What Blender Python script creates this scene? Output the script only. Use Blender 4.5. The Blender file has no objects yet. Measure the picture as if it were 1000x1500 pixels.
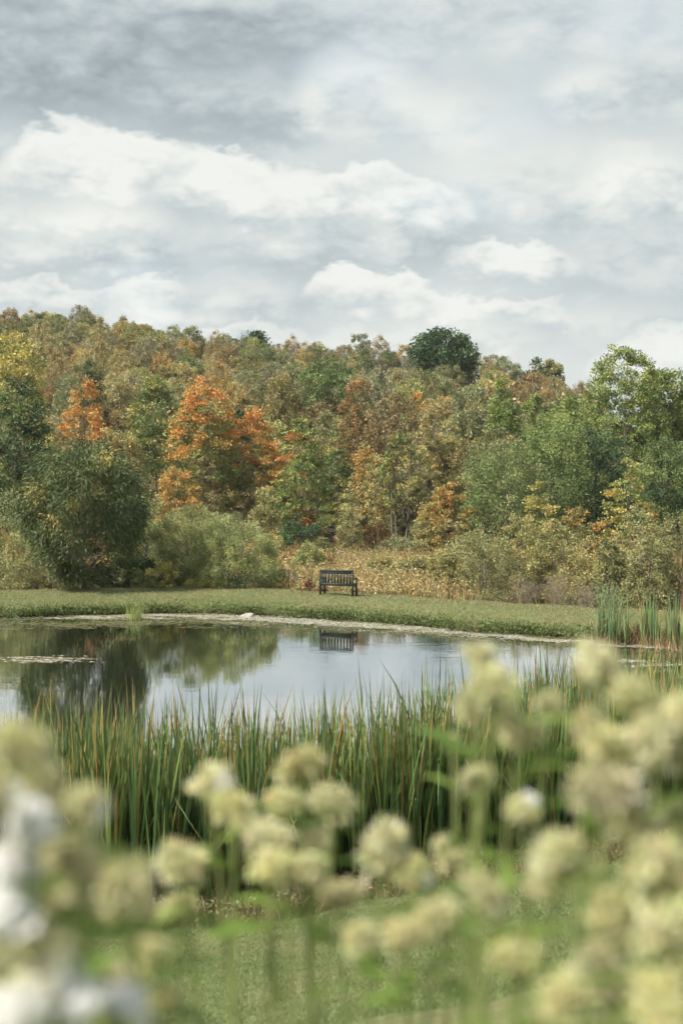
import bpy, math, random
import numpy as np
from math import radians, pi, sin, cos, sqrt

# ------------------------------------------------------------------ camera, sky, sun
scene = bpy.context.scene
F = 2083.0            # focal length in pixels of the 1000 x 1500 photograph
EYE = 5.6             # eye above the water of the pond
HOR = 670.0           # row of the horizon
EXPO = 2.55
cam_d = bpy.data.cameras.new('camera')
cam = bpy.data.objects.new('camera', cam_d)
scene.collection.objects.link(cam)
cam.location = (0, 0, EYE)
cam.rotation_euler = (radians(90), 0, 0)
cam_d.sensor_fit = 'VERTICAL'
cam_d.sensor_height = 36.0
cam_d.lens = 50.0
cam_d.shift_y = -(750 - HOR) / 1500.0
cam_d.clip_start = 0.05
cam_d.clip_end = 12000
cam_d.dof.use_dof = True
cam_d.dof.focus_distance = 42.0
cam_d.dof.aperture_fstop = 2.5
scene.camera = cam
scene.view_settings.view_transform = 'Standard'
scene.view_settings.look = 'None'
scene.view_settings.exposure = EXPO
scene.view_settings.gamma = 1.0
scene.view_settings.use_curve_mapping = False
scene.render.engine = 'CYCLES'
scene.cycles.max_bounces = 5
scene.cycles.diffuse_bounces = 2
scene.cycles.glossy_bounces = 3
scene.cycles.transmission_bounces = 4
scene.cycles.use_denoising = True
scene.cycles.use_adaptive_sampling = True
scene.cycles.adaptive_threshold = 0.025
scene.cycles.use_light_tree = False

SUN_AZ = radians(-112)      # measured from +y (view direction) towards +x
SUN_EL = radians(50)
sd = bpy.data.lights.new('sun', 'SUN')
sd.energy = 1.5
sd.angle = radians(10)
sd.color = (1.0, 0.92, 0.80)
sun = bpy.data.objects.new('sun', sd)
scene.collection.objects.link(sun)
sun.location = (-40, -20, 60)
sun.rotation_euler = (radians(90) - SUN_EL, 0, -SUN_AZ + pi)

world = bpy.data.worlds.new('World')
scene.world = world
world.use_nodes = True
wt = world.node_tree
wt.nodes.clear()


class NT:
    """small helper to write node formulas"""
    def __init__(s, t):
        s.t = t

    def n(s, typ, **kw):
        nd = s.t.nodes.new(typ)
        for k, v in kw.items():
            setattr(nd, k, v)
        return nd

    def put(s, sock, v):
        if v is None:
            return
        if isinstance(v, bpy.types.NodeSocket):
            s.t.links.new(v, sock)
        else:
            sock.default_value = v

    def m(s, op, a, b=None, c=None, clamp=False):
        nd = s.n('ShaderNodeMath', operation=op, use_clamp=clamp)
        for i, v in enumerate((a, b, c)):
            if v is not None:
                s.put(nd.inputs[i], v)
        return nd.outputs[0]

    def mix(s, f, a, b):
        nd = s.n('ShaderNodeMix', data_type='RGBA')
        s.put(nd.inputs[0], f)
        s.put(nd.inputs[6], a if isinstance(a, bpy.types.NodeSocket) else (*a, 1))
        s.put(nd.inputs[7], b if isinstance(b, bpy.types.NodeSocket) else (*b, 1))
        return nd.outputs[2]

    def fmix(s, f, a, b):
        nd = s.n('ShaderNodeMix', data_type='FLOAT')
        s.put(nd.inputs[0], f)
        s.put(nd.inputs[2], a)
        s.put(nd.inputs[3], b)
        return nd.outputs[0]

    def sm(s, v, lo, hi, a=0.0, b=1.0):
        nd = s.n('ShaderNodeMapRange', interpolation_type='SMOOTHSTEP')
        s.put(nd.inputs[0], v)
        nd.inputs[1].default_value = lo
        nd.inputs[2].default_value = hi
        nd.inputs[3].default_value = a
        nd.inputs[4].default_value = b
        return nd.outputs[0]

    def noise(s, vec, scale, detail=4, rough=0.5, dist=0.0, col=False):
        nd = s.n('ShaderNodeTexNoise')
        if vec is not None:
            s.put(nd.inputs['Vector'], vec)
        nd.inputs['Scale'].default_value = scale
        nd.inputs['Detail'].default_value = detail
        nd.inputs['Roughness'].default_value = rough
        nd.inputs['Distortion'].default_value = dist
        return nd.outputs['Color' if col else 'Fac']


def build_sky():
    N = NT(wt)
    tc = N.n('ShaderNodeTexCoord').outputs['Generated']
    sep = N.n('ShaderNodeSeparateXYZ')
    N.put(sep.inputs[0], tc)
    X, Y, Z = sep.outputs
    az = N.m('ARCTAN2', X, Y)
    el = N.m('ARCSINE', Z)
    # angles in degrees times ten
    A = N.m('MULTIPLY', az, 573.0)
    E = N.m('MULTIPLY', el, 573.0)
    # stretched direction for cloud noise
    mp = N.n('ShaderNodeMapping')
    mp.inputs['Scale'].default_value = (1, 1, 1.9)
    N.put(mp.inputs['Vector'], tc)
    V = mp.outputs[0]
    w1 = N.noise(V, 5.0, 3, 0.5)
    w2 = N.noise(V, 13.0, 5, 0.58)
    w4 = N.noise(V, 42.0, 3, 0.62)
    # cauliflower billows: folded noise
    b1 = N.m('ABSOLUTE', N.m('SUBTRACT', N.noise(V, 15.0, 1, 0.5), 0.5))
    b2 = N.m('ABSOLUTE', N.m('SUBTRACT', N.noise(V, 37.0, 1, 0.5), 0.5))
    b3 = N.m('ABSOLUTE', N.m('SUBTRACT', N.noise(V, 80.0, 1, 0.5), 0.5))
    b2 = N.m('MULTIPLY_ADD', b3, 0.55, b2)
    bil = N.m('SUBTRACT', 0.62, N.m('MULTIPLY', N.m('MULTIPLY_ADD', b2, 0.5, b1), 3.0))
    # warps of the two angles
    wa = N.m('MULTIPLY_ADD', w1, 30.0, -15.0)
    wb = N.m('MULTIPLY_ADD', w2, 16.0, -8.0)
    Aw = N.m('ADD', A, wa)
    Ew = N.m('ADD', N.m('ADD', E, wb), N.m('MULTIPLY_ADD', w4, 12.0, -6.0))
    Ew = N.m('ADD', Ew, N.m('MULTIPLY_ADD', bil, -9.0, 4.0))
    # base: thin high cloud, mottled
    B = N.m('MULTIPLY_ADD', N.sm(w1, 0.3, 0.72), 0.34, 0.34)
    B = N.m('ADD', B, N.m('MULTIPLY_ADD', w2, 0.60, -0.30))
    # generic cumulus everywhere from the noise
    big = N.noise(V, 3.1, 4, 0.55)
    cum = N.sm(N.m('ADD', big, N.m('MULTIPLY', bil, -0.10)), 0.40, 0.60)
    shade = N.m('MULTIPLY_ADD', N.m('SUBTRACT', big, w2), 0.8, 0.62)
    B = N.fmix(N.m('MULTIPLY', cum, 0.4), B, shade)

    def px(x, y):
        return (x - 500) / F * 573.0, (HOR - y) / F * 573.0

    def puff(B, x, y, rx, ry, hi, lo, soft=0.28, al=0.95, warp=1.0):
        a0, e0 = px(x, y)
        ra, re = rx / F * 573.0, ry / F * 573.0
        da = N.m('MULTIPLY', N.m('SUBTRACT', Aw, a0), 1 / ra)
        de = N.m('MULTIPLY', N.m('SUBTRACT', Ew, e0), 1 / re)
        r2 = N.m('ADD', N.m('MULTIPLY', da, da), N.m('MULTIPLY', de, de))
        # crisp above, melting away below
        top = N.sm(r2, 1.0 - soft * 1.6, 1.0 + soft * 1.6, 1.0, 0.0)
        base = N.sm(de, -1.2, 0.1)
        k = N.m('MULTIPLY', N.m('MULTIPLY', top, base), al)
        tone = N.sm(N.m('MULTIPLY_ADD', w2, 1.7, N.m('ADD', de, -0.85)), -0.8, 0.8, lo, hi)
        tone = N.m('ADD', tone, N.m('MULTIPLY_ADD', bil, -0.34, 0.14))
        tone = N.m('ADD', tone, N.m('MULTIPLY_ADD', w4, 0.36, -0.18))
        return N.fmix(k, B, tone)

    # x, y, rx, ry, hi, lo
    for p in ((760, 60, 260, 110, 0.60, 0.34, 0.8, 0.8), (210, 80, 340, 140, 0.30, -0.10, 0.7, 0.95), (60, 130, 200, 100, 0.22, -0.04, 0.6, 0.85),
              (345, 165, 140, 66, 0.22, -0.06, 0.45, 0.94), (0, 225, 60, 50, 0.30, 0.15, 0.5, 0.8), (520, 150, 90, 66, 0.92, 0.50, 0.5, 0.75), (620, 200, 110, 60, 0.80, 0.45, 0.5, 0.7),
              (960, 160, 150, 90, 0.58, 0.30, 0.6, 0.8), (860, 150, 60, 40, 0.85, 0.5, 0.5, 0.6),
              (105, 262, 105, 80, 1.04, 0.40, 0.22, 0.92), (200, 270, 100, 74, 1.02, 0.36, 0.22, 0.92), (40, 345, 130, 45, 0.70, 0.24, 0.4, 0.9), (150, 345, 110, 52, 0.86, 0.24, 0.3, 0.85),
              (850, 300, 220, 90, 0.74, 0.36, 0.5, 0.8), (920, 290, 90, 60, 0.92, 0.40, 0.35, 0.8),
              (330, 285, 85, 66, 1.04, 0.36, 0.16, 0.93), (430, 310, 90, 66, 0.98, 0.28, 0.16, 0.93), (540, 305, 80, 64, 1.04, 0.24, 0.14, 0.94), (620, 325, 75, 58, 0.96, 0.24, 0.18, 0.94),
              (480, 362, 190, 46, 0.48, 0.20, 0.5, 0.85),
              (740, 385, 90, 34, 1.0, 0.40, 0.25, 0.9), (810, 395, 50, 26, 0.9, 0.40, 0.3, 0.85), (120, 385, 160, 44, 0.72, 0.22, 0.4, 0.85),
              (930, 400, 120, 70, 0.54, 0.30, 0.5, 0.8),
              (215, 452, 62, 48, 1.04, 0.42, 0.3, 0.88), (340, 450, 100, 50, 0.66, 0.30, 0.5, 0.8),
              (500, 428, 62, 46, 1.08, 0.42, 0.16, 0.95), (575, 436, 62, 44, 1.04, 0.40, 0.18, 0.95), (680, 455, 90, 36, 0.98, 0.42, 0.25, 0.9), (780, 470, 70, 30, 0.92, 0.40, 0.3, 0.85),
              (880, 480, 110, 36, 0.54, 0.32, 0.5, 0.8), (620, 500, 180, 30, 0.86, 0.42, 0.4, 0.8), (960, 520, 90, 40, 0.98, 0.45, 0.3, 0.85), (60, 440, 110, 26, 0.86, 0.34, 0.35, 0.85), (330, 492, 120, 22, 0.90, 0.40, 0.4, 0.8)):
        B = puff(B, *p)
    ramp = N.n('ShaderNodeValToRGB')
    N.put(ramp.inputs[0], B)
    cr = ramp.color_ramp
    stops = ((0.0, (154, 165, 170)), (0.25, (178, 190, 194)), (0.5, (205, 214, 215)), (0.75, (226, 231, 227)), (1.0, (241, 243, 238)))
    while len(cr.elements) < len(stops):
        cr.elements.new(0.5)
    for e, (p, c) in zip(cr.elements, stops):
        e.position = p
        e.color = tuple(((v / 255) ** 2.2) for v in c) + (1,)
    cloud = N.n('ShaderNodeVectorMath', operation='SCALE')
    N.put(cloud.inputs[0], ramp.outputs[0])
    cloud.inputs['Scale'].default_value = 20.0 / (2 ** EXPO)
    sky = N.n('ShaderNodeTexSky')
    sky.sky_type = 'NISHITA'
    sky.sun_disc = False
    sky.sun_elevation = SUN_EL
    sky.sun_rotation = SUN_AZ
    cover = N.m('SUBTRACT', 1.0, N.m('MULTIPLY', N.sm(N.noise(V, 4.3, 2, 0.55), 0.52, 0.72), 0.08))
    c = N.mix(cover, sky.outputs[0], cloud.outputs[0])
    bg = N.n('ShaderNodeBackground')
    N.put(bg.inputs[0], c)
    bg.inputs[1].default_value = 0.05
    out = N.n('ShaderNodeOutputWorld')
    wt.links.new(bg.outputs[0], out.inputs[0])


build_sky()

# ------------------------------------------------------------------ helpers
rng = np.random.default_rng(7)
random.seed(7)
col = scene.collection


def tag(o, label=None, cat=None, group=None, kind=None):
    if label: o['label'] = label
    if cat: o['category'] = cat
    if group: o['group'] = group
    if kind: o['kind'] = kind
    return o


def empty(name, loc=(0, 0, 0), rz=0.0):
    o = bpy.data.objects.new(name, None)
    col.objects.link(o)
    o.location = loc
    o.rotation_euler = (0, 0, rz)
    o.empty_display_size = 0.2
    return o


def mesh_np(name, v, f, mat, c=None, smooth=False):
    """v (n,3); f (m,3) or (m,4); c per-vertex rgb"""
    me = bpy.data.meshes.new(name)
    v = np.asarray(v, dtype=np.float32)
    f = np.asarray(f, dtype=np.int32)
    k = f.shape[1]
    me.vertices.add(len(v))
    me.vertices.foreach_set('co', v.ravel())
    me.loops.add(f.size)
    me.loops.foreach_set('vertex_index', f.ravel())
    me.polygons.add(len(f))
    me.polygons.foreach_set('loop_start', np.arange(0, f.size, k, dtype=np.int32))
    if smooth:
        me.polygons.foreach_set('use_smooth', np.ones(len(f), dtype=bool))
    if c is not None:
        a = me.color_attributes.new('Col', 'FLOAT_COLOR', 'POINT')
        cc = np.ones((len(v), 4), dtype=np.float32)
        cc[:, :3] = np.clip(c, 0, 1)
        a.data.foreach_set('color', cc.ravel())
    me.update(calc_edges=True)
    me.materials.append(mat)
    return me


def obj(name, me, parent=None, loc=(0, 0, 0), rot=(0, 0, 0), scale=(1, 1, 1)):
    o = bpy.data.objects.new(name, me)
    col.objects.link(o)
    o.parent = parent
    o.location = loc
    o.rotation_euler = rot
    o.scale = scale
    return o


class MB:
    """collects tubes, boxes"""
    def __init__(s):
        s.v, s.f, s.c, s.n = [], [], [], 0

    def add(s, v, f, c=None):
        v = np.asarray(v, float)
        s.v.append(v)
        s.f.append(np.asarray(f) + s.n)
        s.c.append(np.tile(np.asarray((1, 1, 1) if c is None else c, float), (len(v), 1)) if c is None or np.ndim(c) == 1 else c)
        s.n += len(v)

    def tube(s, pts, rad, sides=6, c=None):
        pts = np.asarray(pts, float)
        rad = np.broadcast_to(np.asarray(rad, float), (len(pts),))
        d = np.gradient(pts, axis=0)
        d /= np.linalg.norm(d, axis=1)[:, None] + 1e-9
        ref = np.array([0, 0, 1.0]) if abs(d[0][2]) < 0.9 else np.array([1.0, 0, 0])
        u = np.cross(d, ref); u /= np.linalg.norm(u, axis=1)[:, None] + 1e-9
        w = np.cross(d, u)
        a = np.linspace(0, 2 * pi, sides, endpoint=False)
        ring = (np.cos(a)[None, :, None] * u[:, None, :] + np.sin(a)[None, :, None] * w[:, None, :]) * rad[:, None, None]
        v = (pts[:, None, :] + ring).reshape(-1, 3)
        n = len(pts)
        i = np.arange(n - 1)[:, None] * sides
        j = np.arange(sides)[None, :]
        f = np.stack([i + j, i + (j + 1) % sides, i + sides + (j + 1) % sides, i + sides + j], -1).reshape(-1, 4)
        s.add(v, f, c)

    def box(s, lo, hi, c=None, bev=0.0):
        x0, y0, z0 = lo; x1, y1, z1 = hi
        if bev <= 0:
            v = [(x, y, z) for x in (x0, x1) for y in (y0, y1) for z in (z0, z1)]
            f = [(0, 1, 3, 2), (4, 6, 7, 5), (0, 4, 5, 1), (2, 3, 7, 6), (0, 2, 6, 4), (1, 5, 7, 3)]
            s.add(v, f, c)
        else:                       # octagonal bar along its longest side
            dim = np.array([x1 - x0, y1 - y0, z1 - z0])
            k = int(np.argmax(dim))
            o = [i for i in range(3) if i != k]
            a, b = dim[o[0]] / 2, dim[o[1]] / 2
            cs = [(a, b - bev), (a - bev, b), (-a + bev, b), (-a, b - bev), (-a, -b + bev), (-a + bev, -b), (a - bev, -b), (a, -b + bev)]
            ctr = (np.array(lo) + np.array(hi)) / 2
            v = []
            for e, sh in ((-dim[k] / 2, bev), (-dim[k] / 2 + bev, 0), (dim[k] / 2 - bev, 0), (dim[k] / 2, bev)):
                for (p, q) in cs:
                    t = np.zeros(3)
                    t[o[0]] = p - np.sign(p) * sh; t[o[1]] = q - np.sign(q) * sh; t[k] = e
                    v.append(ctr + t)
            f = [(r * 8 + j, r * 8 + (j + 1) % 8, r * 8 + 8 + (j + 1) % 8, r * 8 + 8 + j) for r in range(3) for j in range(8)]
            for r in (0, 24):
                f += [(r + 0, r + 1, r + 2, r + 3), (r + 0, r + 3, r + 4, r + 7), (r + 4, r + 5, r + 6, r + 7)]
            s.add(v, f, c)

    def mesh(s, name, mat, smooth=False, color=True):
        return mesh_np(name, np.vstack(s.v), np.vstack(s.f), mat, np.vstack(s.c) if color else None, smooth)


def unit(v):
    return v / (np.linalg.norm(v, axis=-1, keepdims=True) + 1e-9)


def leaf_quads(r, p, d, L, W, c, cvar=0.09, fold=0.0):
    """p,d (n,3): base points, directions; returns v,f,c of rhombus leaves"""
    n = len(p)
    L = np.broadcast_to(L, (n,)) * r.uniform(0.7, 1.3, n)
    W = np.broadcast_to(W, (n,)) * r.uniform(0.75, 1.25, n)
    d = unit(d)
    side = unit(np.cross(d, unit(r.normal(size=(n, 3)) + np.array([0, 0, 0.9]))))
    a = p
    b = p + d * (L * 0.45)[:, None] + side * (W * 0.5)[:, None]
    e = p + d * L[:, None]
    g = p + d * (L * 0.45)[:, None] - side * (W * 0.5)[:, None]
    v = np.stack([a, b, e, g], 1).reshape(-1, 3)
    f = np.arange(4 * n).reshape(n, 4)
    c = np.asarray(c) * (1 + r.normal(0, cvar, (n, 1))) * (1 + r.normal(0, cvar * 0.35, (n, 3)))
    return v, f, np.repeat(np.clip(c, 0.004, 0.95), 4, 0)


# ------------------------------------------------------------------ materials
def mat_base(name):
    m = bpy.data.materials.new(name)
    m.use_nodes = True
    t = m.node_tree
    t.nodes.clear()
    return m, NT(t)


def foliage_mat(name, trans=0.35, gloss=0.07, rough=0.5):
    m, N = mat_base(name)
    at = N.n('ShaderNodeAttribute', attribute_name='Col')
    oi = N.n('ShaderNodeObjectInfo')
    mu = N.n('ShaderNodeMix', data_type='RGBA', blend_type='MULTIPLY')
    mu.inputs[0].default_value = 1
    N.put(mu.inputs[6], at.outputs['Color'])
    N.put(mu.inputs[7], oi.outputs['Color'])
    c = mu.outputs[2]
    tc = N.n('ShaderNodeTexCoord').outputs['Object']
    nz = N.noise(tc, 9.0, 2, 0.6)
    hv = N.n('ShaderNodeHueSaturation')
    N.put(hv.inputs['Value'], N.m('MULTIPLY_ADD', nz, 0.5, 0.75))
    N.put(hv.inputs['Color'], c)
    c = hv.outputs[0]
    d = N.n('ShaderNodeBsdfPrincipled')
    N.put(d.inputs['Base Color'], c)
    d.inputs['Roughness'].default_value = rough
    d.inputs['Specular IOR Level'].default_value = gloss * 4
    tr = N.n('ShaderNodeBsdfTranslucent')
    hs = N.n('ShaderNodeHueSaturation')
    hs.inputs['Saturation'].default_value = 1.0
    hs.inputs['Value'].default_value = 1.1
    N.put(hs.inputs['Color'], c)
    N.put(tr.inputs[0], hs.outputs[0])
    mx = N.n('ShaderNodeMixShader')
    mx.inputs[0].default_value = trans
    N.t.links.new(d.outputs[0], mx.inputs[1])
    N.t.links.new(tr.outputs[0], mx.inputs[2])
    out = N.n('ShaderNodeOutputMaterial')
    N.t.links.new(mx.outputs[0], out.inputs[0])
    return m


def plain_mat(name, c1, c2, scale=8.0, rough=0.8, stretch=(1, 1, 1), bump=0.3, attr=False, spec=0.3, dist=0.02):
    m, N = mat_base(name)
    tc = N.n('ShaderNodeTexCoord').outputs['Object']
    mp = N.n('ShaderNodeMapping')
    mp.inputs['Scale'].default_value = stretch
    N.put(mp.inputs[0], tc)
    nz = N.noise(mp.outputs[0], scale, 6, 0.62, 0.3)
    c = N.mix(N.sm(nz, 0.3, 0.7), c1, c2)
    if attr:
        at = N.n('ShaderNodeAttribute', attribute_name='Col')
        mu = N.n('ShaderNodeMix', data_type='RGBA', blend_type='MULTIPLY')
        mu.inputs[0].default_value = 1
        N.put(mu.inputs[6], c); N.put(mu.inputs[7], at.outputs['Color'])
        c = mu.outputs[2]
    d = N.n('ShaderNodeBsdfPrincipled')
    N.put(d.inputs['Base Color'], c)
    d.inputs['Roughness'].default_value = rough
    d.inputs['Specular IOR Level'].default_value = spec
    if bump:
        b = N.n('ShaderNodeBump')
        b.inputs['Strength'].default_value = bump
        b.inputs['Distance'].default_value = dist
        N.put(b.inputs['Height'], N.noise(mp.outputs[0], scale * 3, 5, 0.6))
        N.t.links.new(b.outputs[0], d.inputs['Normal'])
    out = N.n('ShaderNodeOutputMaterial')
    N.t.links.new(d.outputs[0], out.inputs[0])
    return m


M_LEAF = foliage_mat('leaf_foliage', 0.22)
M_BLADE = foliage_mat('grass_blade', 0.30, 0.08)
M_CATTAIL = foliage_mat('cattail_blade', 0.16, 0.10, 0.45)
M_FLOWER = foliage_mat('flower_tissue', 0.45, 0.05, 0.6)
M_BARK = plain_mat('bark', (0.10, 0.085, 0.07), (0.20, 0.175, 0.15), 6, 0.9, (1, 1, 0.25), 0.6)
M_PALEBARK = plain_mat('pale_bark', (0.22, 0.20, 0.17), (0.42, 0.39, 0.34), 4, 0.9, (1, 1, 0.5), 0.4)
M_TWIG = plain_mat('dry_twig', (0.24, 0.22, 0.19), (0.34, 0.31, 0.28), 3, 0.9, (1, 1, 1), 0.0, True)
M_PAINT = plain_mat('dark_green_bench_paint', (0.006, 0.012, 0.011), (0.010, 0.019, 0.017), 12, 0.6, (1, 1, 0.3), 0.15, spec=0.5, dist=0.002)
M_ROCK = plain_mat('rock', (0.26, 0.25, 0.22), (0.42, 0.40, 0.36), 6, 0.85, (1, 1, 1), 0.5)
M_SPIKE = plain_mat('cattail_seed_head', (0.10, 0.038, 0.018), (0.16, 0.062, 0.03), 30, 0.95, (1, 1, 1), 0.4, dist=0.003)

# ------------------------------------------------------------------ terrain
LX = np.array([-60, -28, -8, -2.1, 0, 1.3, 3.3, 4.8, 7, 10, 14, 24, 60.])
LY = np.array([17, 16.5, 16.0, 16.4, 17.2, 18.0, 19.2, 20.0, 21.5, 23, 25, 30, 36.])
FX = np.array([-60, -28, -12, -6, -2, 0, 2.5, 4.4, 7.7, 10.2, 14, 22, 60.])
FY = np.array([46, 47.5, 49.8, 51.3, 50.2, 49.0, 47.4, 45.9, 43.7, 42.6, 41.4, 40, 38.])


def wig(x, k, a):
    return a * (np.sin(x * k) + 0.6 * np.sin(x * k * 2.3 + 1.3) + 0.4 * np.sin(x * k * 5.1 + 0.4))


def near_edge(x):
    return np.interp(x, LX, LY) + wig(x, 1.3, 0.12)


def far_edge(x):
    return np.interp(x, FX, FY) + wig(x, 1.1, 0.10)


RX = np.array([-400, -200, -100, -72, -50, -28, 0, 28, 53, 72, 120, 250, 500.])
RZ = np.array([36, 37, 35, 32.5, 32.0, 28.3, 25.0, 23.0, 15.5, 13.5, 12, 11, 10.])


def ground(x, y):
    x = np.asarray(x, float); y = np.asarray(y, float)
    sn = near_edge(x) - y
    zn = np.interp(sn, [-6, -3, -1, 0, 7.3, 14.0, 17, 60, 400], [-0.9, -0.7, -0.06, 0.18, 1.75, 4.0, 4.12, 5.5, 9])
    sf = y - far_edge(x)
    zf = np.interp(sf, [-6, -3, -0.2, 0, 0.15, 0.8, 2.2, 3.9, 5.5, 12, 30, 60, 90], [-0.9, -0.7, -0.28, -0.02, 0.2, 0.34, 0.53, 0.56, 0.42, -0.35, -1.6, -2.3, -2.2])
    z = np.where(sn > -3, zn, np.where(sf > -3, zf, -0.7))
    z = np.where((sn > -3) & (sf > -3), np.maximum(zn, zf), z)
    side = np.maximum(-27 - x, x - 21)
    zs = np.interp(side, [-2, 0, 3, 10], [-0.9, 0.0, 0.5, 0.7])
    mid = (sn <= 0) & (sf <= 0)
    z = np.where(mid, np.maximum(z, zs), z)
    ridge = np.interp(x * 300 / np.maximum(y, 120), RX, RZ)
    t = np.clip((y - 125) / (300 - 125), 0, 1)
    h = (t * t * (3 - 2 * t)) * 0.65 + t * 0.35
    back = 1 - 0.75 * np.clip((y - 320) / 1200, 0, 1)
    z = z + np.where(y > 125, ridge * h * back, 0)
    # soft unevenness
    bump = 0.03 * np.sin(x * 1.7 + y * 0.6) * np.sin(y * 1.3 - x * 0.4)
    z = z + np.where((sn > 1) | (sf > 1), bump, 0)
    big = 0.5 * np.sin(x * 0.07 + 1) * np.sin(y * 0.05)
    return z + np.where(y > 110, big, 0)


def axis(segs):
    out = []
    for a, b, s in segs:
        out.append(np.arange(a, b, s))
    return np.concatenate(out)


def grid_mesh(name, xs, ys, zf, mat):
    Xg, Yg = np.meshgrid(xs, ys)
    v = np.stack([Xg.ravel(), Yg.ravel(), zf(Xg, Yg).ravel()], 1)
    nx = len(xs)
    i = np.arange(len(ys) - 1)[:, None] * nx
    j = np.arange(nx - 1)[None, :]
    f = np.stack([i + j, i + j + 1, i + j + 1 + nx, i + j + nx], -1).reshape(-1, 4)
    zone = np.clip((v[:, 1] - far_edge(v[:, 0]) - 4.3) / 1.2, 0, 1)
    return mesh_np(name, v, f, mat, np.repeat(zone[:, None], 3, 1), True)


def ground_mat():
    m, N = mat_base('ground_turf')
    geo = N.n('ShaderNodeNewGeometry')
    P = geo.outputs['Position']
    sep = N.n('ShaderNodeSeparateXYZ'); N.put(sep.inputs[0], P)
    n1 = N.noise(P, 0.45, 5, 0.6, 0.4)
    n2 = N.noise(P, 7.0, 5, 0.65)
    n3 = N.noise(P, 55.0, 3, 0.6)
    green = N.mix(N.sm(n2, 0.3, 0.7), (0.085, 0.115, 0.042), (0.15, 0.175, 0.075))
    dry = N.mix(N.sm(n3, 0.3, 0.7), (0.16, 0.15, 0.075), (0.25, 0.22, 0.12))
    c = N.mix(N.m('MULTIPLY', N.sm(N.m('ADD', n1, N.m('MULTIPLY', n2, 0.3)), 0.55, 0.9), 0.6), green, dry)
    # leaf litter and tall meadow floor behind the lawn
    litter = N.mix(N.sm(n2, 0.3, 0.7), (0.10, 0.075, 0.035), (0.17, 0.13, 0.06))
    at = N.n('ShaderNodeAttribute', attribute_name='Col')
    far = at.outputs['Fac']
    c = N.mix(far, c, litter)
    mud = N.mix(N.sm(n3, 0.3, 0.7), (0.022, 0.02, 0.013), (0.05, 0.042, 0.028))
    c = N.mix(N.sm(sep.outputs[2], 0.05, 0.16), mud, c)
    d = N.n('ShaderNodeBsdfPrincipled')
    N.put(d.inputs['Base Color'], c)
    d.inputs['Roughness'].default_value = 0.95
    d.inputs['Specular IOR Level'].default_value = 0.15
    b = N.n('ShaderNodeBump'); b.inputs['Strength'].default_value = 0.8; b.inputs['Distance'].default_value = 0.03
    N.put(b.inputs['Height'], n3)
    N.t.links.new(b.outputs[0], d.inputs['Normal'])
    out = N.n('ShaderNodeOutputMaterial'); N.t.links.new(d.outputs[0], out.inputs[0])
    return m


xs = axis([(-3000, -400, 400), (-400, -80, 20), (-80, -30, 3), (-30, -14, 1), (-14, 14, 0.25), (14, 30, 1), (30, 80, 3), (80, 400, 20), (400, 3001, 400)])
ys = axis([(-200, -20, 30), (-20, 0, 2), (0, 22, 0.25), (22, 36, 0.6), (36, 58, 0.16), (58, 100, 1.5), (100, 340, 5), (340, 800, 40), (800, 6001, 400)])
g = obj('ground', grid_mesh('ground', xs, ys, ground, ground_mat()))
tag(g, kind='structure')


def water_mat():
    m, N = mat_base('pond_water')
    geo = N.n('ShaderNodeNewGeometry')
    mp = N.n('ShaderNodeMapping')
    mp.inputs['Scale'].default_value = (0.6, 1.5, 1)
    N.put(mp.inputs[0], geo.outputs['Position'])
    r1 = N.noise(mp.outputs[0], 2.6, 3, 0.5, 0.2)
    r2 = N.noise(mp.outputs[0], 11.0, 2, 0.5)
    gust = N.sm(N.noise(mp.outputs[0], 0.22, 2, 0.5), 0.42, 0.62, 0.35, 1.0)
    b = N.n('ShaderNodeBump')
    b.inputs['Strength'].default_value = 0.55
    b.inputs['Distance'].default_value = 0.004
    N.put(b.inputs['Height'], N.m('MULTIPLY', N.m('MULTIPLY_ADD', r2, 0.22, r1), gust))
    fr = N.n('ShaderNodeFresnel'); fr.inputs[0].default_value = 1.333
    N.t.links.new(b.outputs[0], fr.inputs['Normal'])
    fac = N.m('POWER', fr.outputs[0], 0.25, clamp=True)
    gl = N.n('ShaderNodeBsdfGlossy'); gl.inputs['Roughness'].default_value = 0.012
    gl.inputs[0].default_value = (0.94, 0.97, 1.0, 1)
    N.t.links.new(b.outputs[0], gl.inputs['Normal'])
    df = N.n('ShaderNodeBsdfDiffuse')
    df.inputs[0].default_value = (0.020, 0.024, 0.013, 1)
    mx = N.n('ShaderNodeMixShader')
    N.put(mx.inputs[0], fac)
    N.t.links.new(df.outputs[0], mx.inputs[1]); N.t.links.new(gl.outputs[0], mx.inputs[2])
    out = N.n('ShaderNodeOutputMaterial'); N.t.links.new(mx.outputs[0], out.inputs[0])
    return m


w = obj('pond_water', mesh_np('pond_water', [(-34, 12, 0), (30, 12, 0), (30, 54, 0), (-34, 54, 0)], [(0, 1, 2, 3)], water_mat()))
tag(w, kind='structure')


# ------------------------------------------------------------------ small functions of place
def wx(px, d):
    return (px - 500) / F * d


def ztop(py, d):
    return EYE + (HOR - py) / F * d


def pal(*items):
    w = np.array([i[0] for i in items], float)
    return w / w.sum(), np.array([i[1] for i in items], float)


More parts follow.
